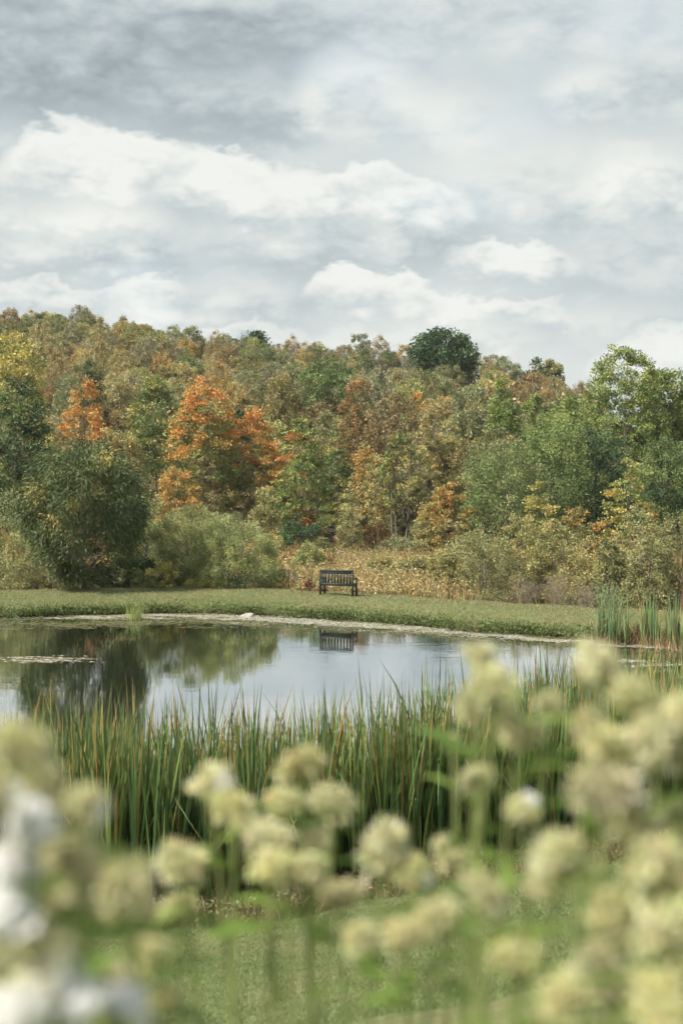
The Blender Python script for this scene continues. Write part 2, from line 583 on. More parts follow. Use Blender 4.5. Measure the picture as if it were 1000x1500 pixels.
PAL = {
    'orange': pal((4, (0.44, 0.22, 0.085)), (2, (0.38, 0.24, 0.09)), (1, (0.42, 0.16, 0.07)), (2, (0.32, 0.26, 0.10))),
    'brightorange': pal((5, (0.56, 0.185, 0.075)), (2, (0.52, 0.13, 0.065)), (2, (0.48, 0.25, 0.10))),
    'yellowgreen': pal((4, (0.26, 0.245, 0.085)), (2, (0.17, 0.20, 0.07)), (1, (0.36, 0.28, 0.10))),
    'yellow': pal((4, (0.44, 0.35, 0.12)), (2, (0.35, 0.31, 0.11)), (1, (0.24, 0.26, 0.09))),
    'tan': pal((4, (0.36, 0.27, 0.14)), (2, (0.28, 0.24, 0.12)), (1, (0.38, 0.24, 0.12))),
    'paleyellow': pal((4, (0.40, 0.335, 0.155)), (2, (0.29, 0.28, 0.12)), (1, (0.44, 0.28, 0.13))),
    'rust': pal((4, (0.28, 0.155, 0.080)), (2, (0.23, 0.16, 0.08)), (1, (0.33, 0.16, 0.08))),
    'pinkrust': pal((3, (0.30, 0.18, 0.12)), (2, (0.25, 0.18, 0.11)), (1, (0.26, 0.21, 0.11))),
    'green': pal((4, (0.135, 0.175, 0.058)), (2, (0.185, 0.22, 0.072)), (1, (0.080, 0.115, 0.038))),
    'brightgreen': pal((4, (0.215, 0.255, 0.080)), (2, (0.28, 0.295, 0.095)), (1, (0.125, 0.175, 0.06))),
    'darkgreen': pal((4, (0.050, 0.082, 0.032)), (2, (0.072, 0.110, 0.040)), (1, (0.105, 0.135, 0.05))),
    'willow': pal((5, (0.074, 0.088, 0.028)), (3, (0.110, 0.124, 0.044)), (2, (0.050, 0.062, 0.022)), (0.3, (0.32, 0.24, 0.08))),
    'greygreen': pal((4, (0.26, 0.275, 0.115)), (2, (0.33, 0.335, 0.15)), (1, (0.15, 0.185, 0.075))),
    'olive': pal((4, (0.21, 0.20, 0.09)), (2, (0.27, 0.25, 0.115)), (1, (0.13, 0.14, 0.06))),
    'oliveyellow': pal((4, (0.32, 0.285, 0.13)), (2, (0.24, 0.23, 0.10)), (1, (0.39, 0.30, 0.14))),
    'red': pal((3, (0.42, 0.085, 0.05)), (1, (0.45, 0.14, 0.07))),
}


def soften(c):
    # autumn leaves as they are: less pure than a paint colour
    c = np.asarray(c, float)
    R_, G_, B_ = c[..., 0], c[..., 1], c[..., 2]
    w_ = np.clip(R_ - G_, 0, 1)
    return np.stack([R_ * 1.0, G_ + 0.24 * w_ + 0.012, B_ * 0.92 + 0.012], -1) * 1.12


PAL = {k_: (v_[0], soften(v_[1])) for k_, v_ in PAL.items()}


def prof(shape, t):
    t = np.clip(t, 0, 1)
    if shape == 'round': return np.sqrt(np.clip(1 - (2 * t - 1) ** 2, 0, 1)) * 0.97 + 0.03
    if shape == 'oval': return np.sin(pi * t ** 0.75) ** 0.75 * 0.97 + 0.03
    if shape == 'cone': return (1 - t) ** 0.85 * np.minimum(1, t * 8 + 0.3) + 0.02
    if shape == 'column': return np.sin(pi * np.clip(t * 0.93 + 0.05, 0, 1)) ** 0.45
    if shape == 'dome': return np.sqrt(np.clip(1 - t ** 2, 0, 1)) * 0.96 + 0.04
    if shape == 'flame': return np.sin(pi * np.clip(t, 0, 1) ** 0.6) ** 0.9 * 0.97 + 0.03
    return np.ones_like(t)


def crown_arrays(r, H, base, R, shape, ncl, per, cr, L, W, pals, droop=0.0, flat=0.7, shell=0.5, colfn=None, spread=0.8, wob=1.0):
    """foliage of a crown from z=base to z=H, radius R. Returns v,f,c and the clump centres"""
    P0 = PAL[pals[0]] if isinstance(pals[0], str) else pals[0]
    if ncl > 40 and L < 0.34:
        ncl = int(ncl * 1.5); per = int(per * 0.80); cr *= 0.80; L = L * 0.78; W = W * 0.82
    t = np.empty(0)
    while len(t) < ncl:
        q = r.uniform(0, 1, 400)
        q = q[r.uniform(0, 1, 400) < prof(shape, q) ** 1.2]
        t = np.concatenate([t, q])
    t = t[:ncl]
    lump = 1 + 0.16 * np.sin(np.arange(ncl) * 1.7)
    az = r.uniform(0, 2 * pi, ncl)
    asym = 1 + wob * 0.14 * np.sin(az * 2 + r.uniform(0, 6)) + wob * 0.10 * np.sin(az * 3 + t * 7 + r.uniform(0, 6)) + wob * 0.10 * np.sin(t * 13 + az + r.uniform(0, 6))
    rr = R * prof(shape, t) * (shell + (1 - shell) * np.sqrt(r.uniform(0, 1, ncl))) * asym - cr * 0.35
    rr = np.maximum(rr, 0.0)
    z = base + t * (H - base) - cr * flat * 0.4
    C = np.stack([rr * np.cos(az), rr * np.sin(az), z], 1)
    # per clump colour
    ci = r.choice(len(P0[0]), ncl, p=P0[0])
    cc = P0[1][ci]
    if colfn is not None:
        cc = colfn(r, t, rr / R, C, cc)
    cc = cc * (1 + r.normal(0, 0.13, (ncl, 1)))
    n = ncl * per
    size = cr * r.uniform(0.6, 1.35, ncl)
    g = r.normal(size=(n, 3))
    g = unit(g) * (r.uniform(0, 1, n) ** 0.5)[:, None]
    k = np.repeat(np.arange(ncl), per)
    off = g * size[k][:, None] * np.array([1, 1, flat])
    outd = C.copy(); outd[:, 2] = 0
    outd = unit(outd)
    # sprays reach outward from the clump's heart
    off += outd[k] * (r.uniform(-0.2, 1, n) ** 2 * size[k] * spread * 0.6)[:, None]
    off[:, 2] -= droop * np.abs(r.normal(size=n)) * size[k] * 0.6
    p = C[k] + off
    d = unit(g + outd[k] * 0.8 + r.normal(size=(n, 3)) * 0.7 + np.array([0, 0, -droop]))
    cl = cc[k]
    if droop >= 0:
        mixin = r.uniform(size=n) < 0.10
        alt = P0[1][r.choice(len(P0[0]), n, p=P0[0])]
        cl = np.where(mixin[:, None], alt * 0.5 + cl * 0.5, cl)
    v, f, c = leaf_quads(r, p, d, L, W, cl)
    return v, f, c, C


def trunk_mesh(r, name, H, base, C, rad, mat, nlimb=16, stems=1, top=0.86, lean=0.02):
    m = MB()
    for s in range(stems):
        a0 = r.uniform(0, 6.28)
        o = np.array([cos(a0), sin(a0)]) * (rad * 2.4 if stems > 1 else 0)
        n = 9
        tt = np.linspace(0, 1, n)
        wob = np.cumsum(r.normal(0, lean, (n, 2)), 0) * H * 0.25
        wob[0] = 0
        pts = np.stack([o[0] * (1 + 2.5 * tt * (stems > 1)) + wob[:, 0], o[1] * (1 + 2.5 * tt * (stems > 1)) + wob[:, 1], -0.15 + tt * (H * top + 0.15)], 1)
        rads = rad * (1 - 0.86 * tt) * (1 + 0.5 * np.exp(-tt * 18))
        m.tube(pts, rads, 8)
        sel = r.choice(len(C), min(nlimb, len(C)), replace=False)
        for i in sel:
            c = C[i]
            hd = np.hypot(c[0], c[1])
            z0 = max(min(c[2] - hd * r.uniform(0.5, 1.0), H * top * 0.93), base * r.uniform(0.5, 1.0), H * 0.08)
            u = np.clip(z0 / (H * top), 0, 1)
            st = np.array([np.interp(u, tt, pts[:, 0]), np.interp(u, tt, pts[:, 1]), z0])
            r0 = rad * (1 - 0.86 * u) * 0.5
            q = np.linspace(0, 1, 5)[:, None]
            path = st * (1 - q) + c * q
            path[:, 2] += np.sin(q[:, 0] * pi) * hd * 0.10
            path[1:-1] += r.normal(0, 0.03, (3, 3)) * hd
            m.tube(path, np.linspace(r0, r0 * 0.18, 5), 5)
    return m.mesh(name, mat, True, False)


HEROES = []           # for the visibility count of the hillside trees


def tree(name, label, cat, px, d, ty, wpx, pals, shape='oval', basef=0.25, ncl=80, per=130, cr=None, L=0.16, W=0.09,
         droop=0.0, flat=0.7, shell=0.5, colfn=None, rad=None, mat=None, nlimb=16, stems=1, group=None, seed=None, crown_name='crown', spread=0.8, top=0.86, wob=1.0):
    r = np.random.default_rng(int(seed if seed is not None else (px * 7 + d * 13)))
    if 66 <= d <= 130 and cat not in ('bush', 'plant'):
        k_ = 1.42 if d < 115 else 1.2
        d *= k_; L *= k_ * 0.95; W *= k_ * 0.95
        if cr: cr *= k_
    x = wx(px, d)
    z0 = float(ground(x, d))
    H = ztop(ty, d) - z0
    R = wpx * 0.5 / F * d
    base = H * basef
    cr = cr if cr else R * 0.30
    root = empty(name, (x, d, z0), 0)
    tag(root, label, cat, group)
    v, f, c, C = crown_arrays(r, H, base, R, shape, ncl, per, cr, L, W, [pals], droop, flat, shell, colfn, spread, wob)
    rad = rad if rad else max(0.035, H * 0.013)
    obj('trunk', trunk_mesh(r, 'trunk', H, base, C, rad, mat or M_BARK, nlimb, stems, top), root)
    obj(crown_name, mesh_np(crown_name, v, f, M_LEAF, c), root)
    HEROES.append((px, (ty + HOR + (EYE - z0) / d * F) / 2 - basef * 20, wpx * 0.5, (HOR + (EYE - z0) / d * F - ty) / 2, d))
    return root


def cf_top(topname, lo=0.5, hi=0.9, outer=0.0, p=1.0):
    """another colour towards the top and the outer sprays (as the autumn colour sets in)"""
    def fn(r, t, rad, C, cc):
        P = PAL[topname]
        alt = P[1][r.choice(len(P[0]), len(t), p=P[0])]
        k = np.clip((t - lo) / (hi - lo) + outer * (rad - 0.5) * 2 + r.normal(0, 0.22, len(t)), 0, 1)
        k = (k > 0.5) * p
        return cc * (1 - k[:, None]) + alt * k[:, None]
    return fn


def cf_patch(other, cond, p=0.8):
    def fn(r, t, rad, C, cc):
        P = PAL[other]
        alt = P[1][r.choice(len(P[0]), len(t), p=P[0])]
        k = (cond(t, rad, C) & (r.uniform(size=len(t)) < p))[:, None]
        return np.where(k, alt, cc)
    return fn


def cf_both(a, b):
    return lambda r, t, rad, C, cc: b(r, t, rad, C, a(r, t, rad, C, cc))


#HEROSECTION
# ------------------------------------------------------------------ trees and shrubs on the far bank
tree('willow_tree', 'dark green rounded willow tree on the lawn edge, left of the bench', 'tree', 124, 54.8, 634, 196, 'willow', 'round',
     0.12, 200, 220, 0.55, 0.21, 0.048, droop=0.9, flat=1.0, shell=0.45, rad=0.085, nlimb=26, stems=1, spread=0.6, wob=0.45)
tree('willow_shrub', 'grey-green domed willow shrub with a visible forked stem, right of the dark willow tree', 'shrub', 283, 57.5, 744, 116, 'greygreen', 'round',
     0.03, 130, 180, 0.36, 0.12, 0.035, droop=-0.5, flat=1.1, wob=0.5, rad=0.05, nlimb=24, stems=3, group='grey-green willow shrubs on the bank')
tree('willow_shrub', 'dense grey-green domed willow shrub with shade coloured into its lower side, nearest the bench', 'shrub', 342, 56.5, 756, 160, 'greygreen', 'dome',
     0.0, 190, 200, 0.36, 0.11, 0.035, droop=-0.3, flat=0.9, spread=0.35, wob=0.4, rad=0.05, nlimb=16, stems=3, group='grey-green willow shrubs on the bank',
     colfn=cf_patch('darkgreen', lambda t, rad, C: (t < 0.22) & (C[:, 0] > 0.0), 0.5))  # shade of the lower right side put into the leaf colour as darker clumps
tree('willow_shrub', 'pale grey willow shrub at the left edge behind the dark willow tree', 'shrub', 12, 60.0, 712, 110, 'greygreen', 'dome',
     0.0, 100, 150, 0.45, 0.14, 0.04, droop=0.2, flat=1.0, nlimb=12, stems=3, group='grey-green willow shrubs on the bank')
tree('willow_shrub', 'tall grey-green shrub tucked against the right side of the dark willow tree', 'shrub', 205, 59.5, 694, 84, 'greygreen', 'oval',
     0.02, 90, 160, 0.42, 0.14, 0.04, droop=0.4, flat=1.0, nlimb=12, stems=3, group='grey-green willow shrubs on the bank')
tree('understory_shrub', 'low dark olive shrub beneath the left side of the dark willow tree', 'shrub', 55, 57.5, 800, 110, 'olive', 'dome',
     0.0, 70, 130, 0.32, 0.12, 0.05, nlimb=8, stems=2)
tree('understory_shrub', 'low blackish green shrub in the shade between the willow and the domed shrub', 'shrub', 192, 57.5, 815, 84, 'darkgreen', 'dome',
     0.0, 60, 130, 0.30, 0.12, 0.05, nlimb=8, stems=2)
tree('yellow_sapling', 'small yellow-leaved sapling at the foot of the willow shrubs', 'sapling', 238, 55.2, 822, 36, 'yellow', 'column',
     0.08, 34, 60, 0.12, 0.11, 0.05, nlimb=10, stems=3, rad=0.02)
tree('silver_shrub', 'small silvery-leaved shrub just left of the yellow sapling', 'shrub', 212, 55.3, 834, 34, 'greygreen', 'dome',
     0.0, 30, 50, 0.14, 0.11, 0.05, nlimb=10, stems=3, rad=0.02)
tree('goldenrod', 'goldenrod with dull orange-yellow plumes under the domed willow shrub', 'plant', 302, 55.2, 846, 50, 'yellow', 'dome',
     0.35, 26, 60, 0.13, 0.09, 0.035, nlimb=14, stems=4, rad=0.012)

# right-hand bushes behind the lawn
BUSH = [
    (604, 60.0, 812, 66, 'oliveyellow', 'low pale yellow-green bush just right of the bench'),
    (648, 59.0, 806, 62, 'oliveyellow', 'yellow-olive bush with dark gaps, second bush to the right of the bench'),
    (560, 66.0, 816, 60, 'oliveyellow', 'small tawny bush behind the right arm of the bench'),
    (706, 59.0, 775, 112, 'olive', 'large green-olive bush with arching branches halfway between bench and far cattails'),
    (762, 62.0, 752, 84, 'oliveyellow', 'tall yellow-olive bush behind the grey brambles'),
    (818, 61.0, 762, 104, 'oliveyellow', 'wide cream-olive bush above the right end of the grey brambles'),
    (690, 70.0, 778, 90, 'oliveyellow', 'straw-coloured bush behind the large arching olive bush'),
    (893, 56.0, 788, 60, 'olive', 'dark bush with bare forked branches behind the far cattails'),
    (948, 55.0, 786, 84, 'olive', 'olive bush with a dark trunk right behind the far cattail clumps'),
    (997, 56.0, 742, 90, 'olive', 'tall olive bush cut off by the right edge'),
    (934, 64.0, 738, 90, 'oliveyellow', 'grey-olive bush below the golden maple on the right'),
    (452, 70.0, 795, 60, 'greygreen', 'grey-green bush at the foot of the red-tipped maple'),
]
for i, (px, d, ty, wp, pl, lb) in enumerate(BUSH):
    tree('meadow_bush', lb, 'bush', px, d, ty, wp, pl, 'dome' if i % 3 else 'round', 0.0, 70, 120, 0.13 * wp / F * d, 0.12, 0.06,
         droop=0.0, flat=0.85, nlimb=14, stems=3, rad=0.035, group='bushes along the back of the lawn')

# young autumn trees behind the meadow
tree('maple_tree', 'bright orange-topped maple with green-gold lower crown, largest of the autumn trees', 'tree', 300, 86, 549, 116, 'yellowgreen', 'oval', 0.16, 150, 130, 0.62, 0.19, 0.13,
     flat=0.55, colfn=cf_top('brightorange', 0.42, 0.95, 0.36), rad=0.10, nlimb=34, spread=1.3)
tree('maple_tree', 'orange maple leaning against the right of the largest orange maple', 'tree', 368, 88, 592, 96, 'oliveyellow', 'oval', 0.14, 120, 130, 0.58, 0.19, 0.13,
     flat=0.5, colfn=cf_top('brightorange', 0.38, 0.95, 0.42), rad=0.09, nlimb=28, spread=1.4)
tree('maple_tree', 'green maple with red branch tips, left behind the bench', 'tree', 440, 78, 608, 90, 'brightgreen', 'flame', 0.14, 100, 110, 0.46, 0.18, 0.12,
     flat=0.5, colfn=cf_both(cf_top('orange', 0.5, 1.3, 0.7, 0.8), cf_patch('red', lambda t, rad, C: ((t < 0.26) & (C[:, 0] > -0.6)) | ((t > 0.6) & (C[:, 0] < -0.3)), 0.75)), rad=0.07, nlimb=30, stems=2, spread=1.4)
tree('maple_tree', 'slender green-gold maple between the red-tipped maple and the twin-stemmed gold tree', 'tree', 492, 84, 626, 50, 'yellowgreen', 'flame', 0.2, 60, 90, 0.36, 0.17, 0.11,
     flat=0.55, colfn=cf_patch('green', lambda t, rad, C: t > 0.5, 0.6), rad=0.05, nlimb=20)
tree('maple_tree', 'amber maple sapling in the gap between the two orange maples and the red-tipped maple', 'tree', 404, 92, 640, 66, 'orange', 'oval', 0.1, 80, 100, 0.5, 0.18, 0.12, flat=0.5, nlimb=20)
tree('dark_shrub', 'round dark green shrub below the red-tipped maple', 'shrub', 440, 72, 752, 78, 'darkgreen', 'dome', 0.0, 70, 130, 0.4, 0.14, 0.07, nlimb=10, stems=2)
tree('ash_tree', 'slender twin-stemmed green-gold tree right behind the bench', 'tree', 586, 79, 612, 66, 'yellowgreen', 'flame', 0.36, 44, 95, 0.30, 0.18, 0.10,
     flat=0.75, colfn=cf_both(cf_top('yellow', 0.6, 1.1, 0.2), cf_patch('green', lambda t, rad, C: (rad < 0.4), 0.6)), rad=0.11, nlimb=30, stems=3, top=0.92)
tree('birch_tree', 'thin pale yellow tree with bare lower stem just left of the twin-stemmed gold tree', 'tree', 552, 82, 664, 40, 'paleyellow', 'column', 0.32, 42, 70, 0.30, 0.17, 0.10, rad=0.05, nlimb=20)
tree('birch_tree', 'thin golden tree beside the right stem of the twin-stemmed gold tree', 'tree', 618, 90, 604, 52, 'paleyellow', 'flame', 0.25, 60, 90, 0.4, 0.18, 0.11, rad=0.05, nlimb=24, stems=2)
tree('birch_tree', 'sandy yellow tree with a dark slim trunk, left of the green willow mass', 'tree', 654, 96, 606, 60, 'paleyellow', 'flame', 0.28, 60, 100, 0.42, 0.19, 0.11, rad=0.06, nlimb=28, stems=2)
tree('maple_tree', 'small apricot-orange maple in front of the green willow mass', 'tree', 657, 76, 706, 76, 'orange', 'oval', 0.05, 80, 90, 0.38, 0.15, 0.10, flat=0.5, rad=0.05, nlimb=20, stems=2,
     colfn=cf_patch('oliveyellow', lambda t, rad, C: t < 0.55, 0.8), spread=1.2)
tree('maple_tree', 'straggling peach and yellow maple sapling left of the twin-stemmed gold tree', 'tree', 532, 88, 640, 46, 'orange', 'flame', 0.1, 70, 80, 0.5, 0.18, 0.11, nlimb=20,
     colfn=cf_patch('paleyellow', lambda t, rad, C: t < 0.6, 0.7))
tree('birch_tree', 'pale olive sapling low between the bench and the slender green-gold maple', 'tree', 512, 76, 706, 40, 'oliveyellow', 'flame', 0.15, 44, 70, 0.3, 0.14, 0.08, nlimb=18, stems=2)
tree('birch_tree', 'washed-out yellow sapling behind the straw-coloured bush', 'tree', 624, 76, 722, 42, 'paleyellow', 'flame', 0.12, 44, 80, 0.3, 0.14, 0.08, nlimb=18, stems=2)
tree('maple_tree', 'wispy yellow and rust sapling at the end of the meadow left of the bench', 'tree', 388, 74, 700, 46, 'oliveyellow', 'flame', 0.12, 60, 80, 0.38, 0.14, 0.09, nlimb=18, stems=2,
     colfn=cf_patch('orange', lambda t, rad, C: t < 0.3, 0.7))
tree('maple_tree', 'rust-orange upright tree behind the dark willow tree', 'tree', 124, 92, 550, 84, 'brightorange', 'oval', 0.1, 110, 110, 0.55, 0.19, 0.12,
     colfn=cf_patch('rust', lambda t, rad, C: t > -1, 0.3), nlimb=22)
tree('maple_tree', 'half green and half yellow tree between the rust tree and the largest orange maple', 'tree', 228, 90, 537, 92, 'green', 'oval', 0.12, 130, 120, 0.60, 0.20, 0.13,
     colfn=cf_both(cf_top('yellowgreen', 0.45, 1.0, 0.5), cf_patch('orange', lambda t, rad, C: (t < 0.3) & (C[:, 0] > 0), 0.6)), rad=0.09, nlimb=26)
tree('maple_tree', 'golden bronze tree peeping above the right shoulder of the dark willow tree', 'tree', 176, 84, 598, 74, 'oliveyellow', 'oval', 0.1, 90, 110, 0.52, 0.18, 0.12,
     colfn=cf_patch('orange', lambda t, rad, C: t > 0.5, 0.5), nlimb=20)
tree('maple_tree', 'low orange maple between the grey-green shrub and the largest orange maple', 'tree', 262, 78, 680, 72, 'orange', 'round', 0.05, 80, 100, 0.42, 0.16, 0.11, flat=0.5, nlimb=18)
tree('oak_tree', 'dark green broad tree with visible trunk at the left edge', 'tree', 22, 80, 548, 118, 'darkgreen', 'oval', 0.16, 130, 130, 0.62, 0.20, 0.13, rad=0.11, nlimb=30,
     colfn=cf_patch('green', lambda t, rad, C: C[:, 2] > 5.2, 0.5))
tree('cottonwood_tree', 'clear yellow tree above the dark green tree at the left edge', 'tree', 18, 104, 486, 112, 'yellow', 'round', 0.35, 120, 120, 0.7, 0.22, 0.16, rad=0.12, nlimb=26)
tree('ash_tree', 'thin lime-yellow tree with upswept branches left of the dark willow tree', 'tree', 74, 76, 640, 50, 'yellow', 'flame', 0.1, 50, 70, 0.34, 0.15, 0.08, nlimb=22,
     colfn=cf_patch('brightgreen', lambda t, rad, C: t < 0.6, 0.6))
tree('cottonwood_tree', 'compact dark green tree on the lower slope behind the rust-orange tree', 'tree', 135, 130, 520, 48, 'darkgreen', 'oval', 0.2, 70, 110, 0.55, 0.22, 0.15, nlimb=10)
tree('ash_tree', 'cinnamon brown upright tree at the centre above the bench', 'tree', 521, 118, 551, 48, 'rust', 'column', 0.1, 90, 120, 0.6, 0.22, 0.13, nlimb=16, rad=0.12)
tree('ash_tree', 'dusty pink-brown tree left of the bright green poplar', 'tree', 692, 122, 598, 84, 'pinkrust', 'oval', 0.12, 90, 120, 0.7, 0.23, 0.14, nlimb=16)
tree('ash_tree', 'orange-tipped green tree above the golden trees right of centre', 'tree', 612, 112, 574, 58, 'yellowgreen', 'oval', 0.2, 70, 110, 0.6, 0.22, 0.13, nlimb=16,
     colfn=cf_top('brightorange', 0.5, 1.0, 0.3))
tree('ash_tree', 'reddish-brown tree between the cinnamon tree and the twin-stemmed gold tree', 'tree', 560, 104, 622, 36, 'rust', 'column', 0.1, 70, 100, 0.55, 0.2, 0.13, nlimb=16)

# green mass at the right
tree('poplar_tree', 'bright yellow-green pointed poplar at the left end of the green trees', 'tree', 734, 100, 546, 66, 'brightgreen', 'flame', 0.1, 110, 120, 0.55, 0.22, 0.15, nlimb=26)
tree('willow_tree', 'broad grey-green willow low in the front of the green trees', 'tree', 738, 76, 642, 118, 'green', 'round', 0.03, 140, 150, 0.62, 0.19, 0.06, droop=0.5, flat=0.9, nlimb=20,
     colfn=cf_patch('greygreen', lambda t, rad, C: t > 0.35, 0.35))
tree('willow_tree', 'rounded green willow with yellowish top in the middle of the green trees', 'tree', 806, 80, 596, 126, 'green', 'round', 0.04, 150, 150, 0.70, 0.2, 0.07, droop=0.4, flat=0.9, nlimb=20,
     colfn=cf_top('brightgreen', 0.5, 1.0, 0.2))
tree('willow_tree', 'deep green willow beneath the tall poplar, behind the golden maple', 'tree', 872, 82, 622, 116, 'darkgreen', 'round', 0.02, 140, 150, 0.66, 0.2, 0.08, droop=0.3, nlimb=20)
tree('willow_tree', 'blue-green willow at the right edge beyond the golden maple', 'tree', 976, 74, 632, 100, 'green', 'round', 0.03, 130, 150, 0.55, 0.18, 0.06, droop=0.5, nlimb=20,
     colfn=cf_patch('darkgreen', lambda t, rad, C: t < 0.6, 0.6))
tree('poplar_tree', 'tallest green poplar with a pale trunk, standing above the tree line on the right', 'tree', 912, 88, 503, 124, 'brightgreen', 'round', 0.10, 330, 110, 0.46, 0.17, 0.13, wob=0.7, rad=0.11, mat=M_PALEBARK, nlimb=44,
     shell=0.35, spread=1.0, colfn=cf_patch('green', lambda t, rad, C: t < 0.45, 0.7))
tree('poplar_tree', 'second tall poplar right of the tallest one, with pale leaning stems', 'tree', 970, 90, 532, 96, 'brightgreen', 'round', 0.08, 220, 110, 0.5, 0.21, 0.17, rad=0.08, mat=M_PALEBARK, nlimb=34, stems=2,
     colfn=cf_patch('green', lambda t, rad, C: t < 0.6, 0.7))
tree('poplar_tree', 'green poplar at the right edge, shoulder high to the two tall ones', 'tree', 1018, 92, 556, 80, 'green', 'oval', 0.12, 100, 110, 0.55, 0.21, 0.15, nlimb=20)
tree('poplar_tree', 'rounded green tree in the gap between the pointed poplar and the tall poplar', 'tree', 842, 98, 578, 96, 'brightgreen', 'round', 0.1, 120, 120, 0.62, 0.22, 0.16, nlimb=20,
     colfn=cf_patch('green', lambda t, rad, C: t < 0.6, 0.7))
tree('poplar_tree', 'medium green tree rising behind the rounded willow', 'tree', 780, 104, 574, 86, 'green', 'oval', 0.1, 110, 110, 0.62, 0.22, 0.15, nlimb=20,
     colfn=cf_top('brightgreen', 0.6, 1.0, 0.2))
tree('maple_tree', 'golden-yellow layered maple standing before the dark green trees on the right', 'tree', 921, 68, 654, 78, 'yellow', 'flame', 0.04, 70, 90, 0.36, 0.16, 0.11, flat=0.35, spread=1.7, nlimb=26,
     colfn=cf_both(cf_patch('orange', lambda t, rad, C: rad > 0.6, 0.3), cf_patch('brightgreen', lambda t, rad, C: t > -1, 0.3)))
tree('maple_tree', 'small golden maple in front of the rounded green willow', 'tree', 790, 66, 704, 60, 'yellow', 'oval', 0.04, 60, 80, 0.32, 0.14, 0.10, flat=0.45, spread=1.4, nlimb=20,
     colfn=cf_patch('yellowgreen', lambda t, rad, C: t > -1, 0.5))
tree('maple_tree', 'low gold and bronze sapling between the two golden maples on the right', 'tree', 848, 67, 742, 60, 'oliveyellow', 'round', 0.02, 50, 80, 0.32, 0.14, 0.10, flat=0.5, spread=1.4, nlimb=16,
     colfn=cf_patch('orange', lambda t, rad, C: t > 0.6, 0.5))

# ------------------------------------------------------------------ bare trees and brambles
def branchy(r, H, spread, n0=6, levels=4, sides=4, r0=0.05, c=(1, 1, 1)):
    m = MB()
    r0 *= 1.4 if sides == 5 else 1.0

    def grow(p, d, ln, rad, lev):
        k = 4
        pts = [p]
        for i in range(k):
            d = unit(d + r.normal(0, 0.10, 3) + np.array([0, 0, 0.05]))
            pts.append(pts[-1] + d * ln / k)
        m.tube(np.array(pts), np.linspace(rad, rad * 0.5, k + 1), sides if lev < 2 else 3, c)
        if lev >= levels: return
        for q in range(r.integers(3, 6)):
            i = r.integers(1, k + 1)
            nd = unit(d + r.normal(0, spread, 3) + np.array([0, 0, 0.25]))
            grow(pts[i], nd, ln * r.uniform(0.5, 0.75), rad * 0.5, lev + 1)
    for s in range(n0):
        grow(np.array([r.normal(0, 0.05), r.normal(0, 0.05), -0.1]), unit(np.array([r.normal(0, spread * 0.5), r.normal(0, spread * 0.5), 1.0])), H * 0.42, r0, 0)
    return m


bare_me = [branchy(np.random.default_rng(50 + i), 9, 0.42, 1, 4, 5, 0.10).mesh('bare_branches', M_TWIG, False, True) for i in range(3)]
BARE = [(536, 206, 520, 'a'), (556, 214, 512, 'a'), (575, 200, 520, 'a'), (596, 196, 518, 'a'), (620, 150, 560, 'a'), (344, 210, 520, 'a'), (322, 205, 522, 'a'), (760, 190, 560, 'a'), (668, 165, 585, 'a'),
        (590, 236, 508, 'a'), (512, 190, 545, 'a'), (604, 170, 545, 'a')]
nm = ['leftmost of the grey bare trees left of the tall dark oak', 'second grey bare tree from the left in the row left of the tall dark oak', 'third grey bare tree from the left in the row left of the tall dark oak',
      'grey bare tree close under the left side of the tall dark oak', 'pale bare tree with white limbs below the tall dark oak', 'grey bare tree on the ridge left of centre, above the large orange maple',
      'grey bare tree just left of the ridge bare tree above the orange maple', 'bare grey tree behind the pointed green poplar', 'bare brownish tree below the right side of the tall dark oak',
      'far bare tree on the ridge touching the tall dark oak', 'bare grey tree behind the cinnamon brown tree', 'bare tree halfway down the slope below the tall dark oak']
for i, ((px, d, ty, _), lb) in enumerate(zip(BARE, nm)):
    x = wx(px, d); z0 = float(ground(x, d)); H = max(5, ztop(ty, d) - z0)
    o = obj('bare_tree', bare_me[i % 3], None, (x, d, z0), (0, 0, i * 2.1), (H / 9.6,) * 3)
    tag(o, lb, 'tree', 'leafless trees on the hillside')

for i, (px, d, hp, lb) in enumerate(((772, 50.6, 1.15, 'grey leafless bramble thicket at the left, on the back edge of the lawn'), (815, 50.4, 1.45, 'tallest grey leafless bramble thicket, middle of the three'),
                                     (858, 49.8, 1.1, 'grey leafless bramble thicket next to the far cattails'))):
    r = np.random.default_rng(900 + i)
    x = wx(px, d)
    o = obj('bramble', branchy(r, hp * 1.25, 1.0, 16, 3, 3, 0.012, (0.92, 0.84, 0.70)).mesh('bramble', M_TWIG), None, (x, d, float(ground(x, d))))
    tag(o, lb, 'bramble', 'grey brambles behind the lawn')

# ------------------------------------------------------------------ hillside woods
def proto(shape, seed, ncl, per, R=3.0, H=8.0, basef=0.15, L=0.40, W=0.30, cr=0.8, flat=0.8, shell=0.55):
    r = np.random.default_rng(seed)
    neutral = pal((4, (0.80, 0.80, 0.80)), (2, (0.92, 0.89, 0.82)), (2, (0.68, 0.74, 0.66)), (0.6, (0.90, 0.78, 0.62)))
    v, f, c, C = crown_arrays(r, H, H * basef, R, shape, ncl, per, cr, L, W, [neutral], 0.0, flat, shell)
    return mesh_np('crown', v, f, M_LEAF, c), (v, f, c), C


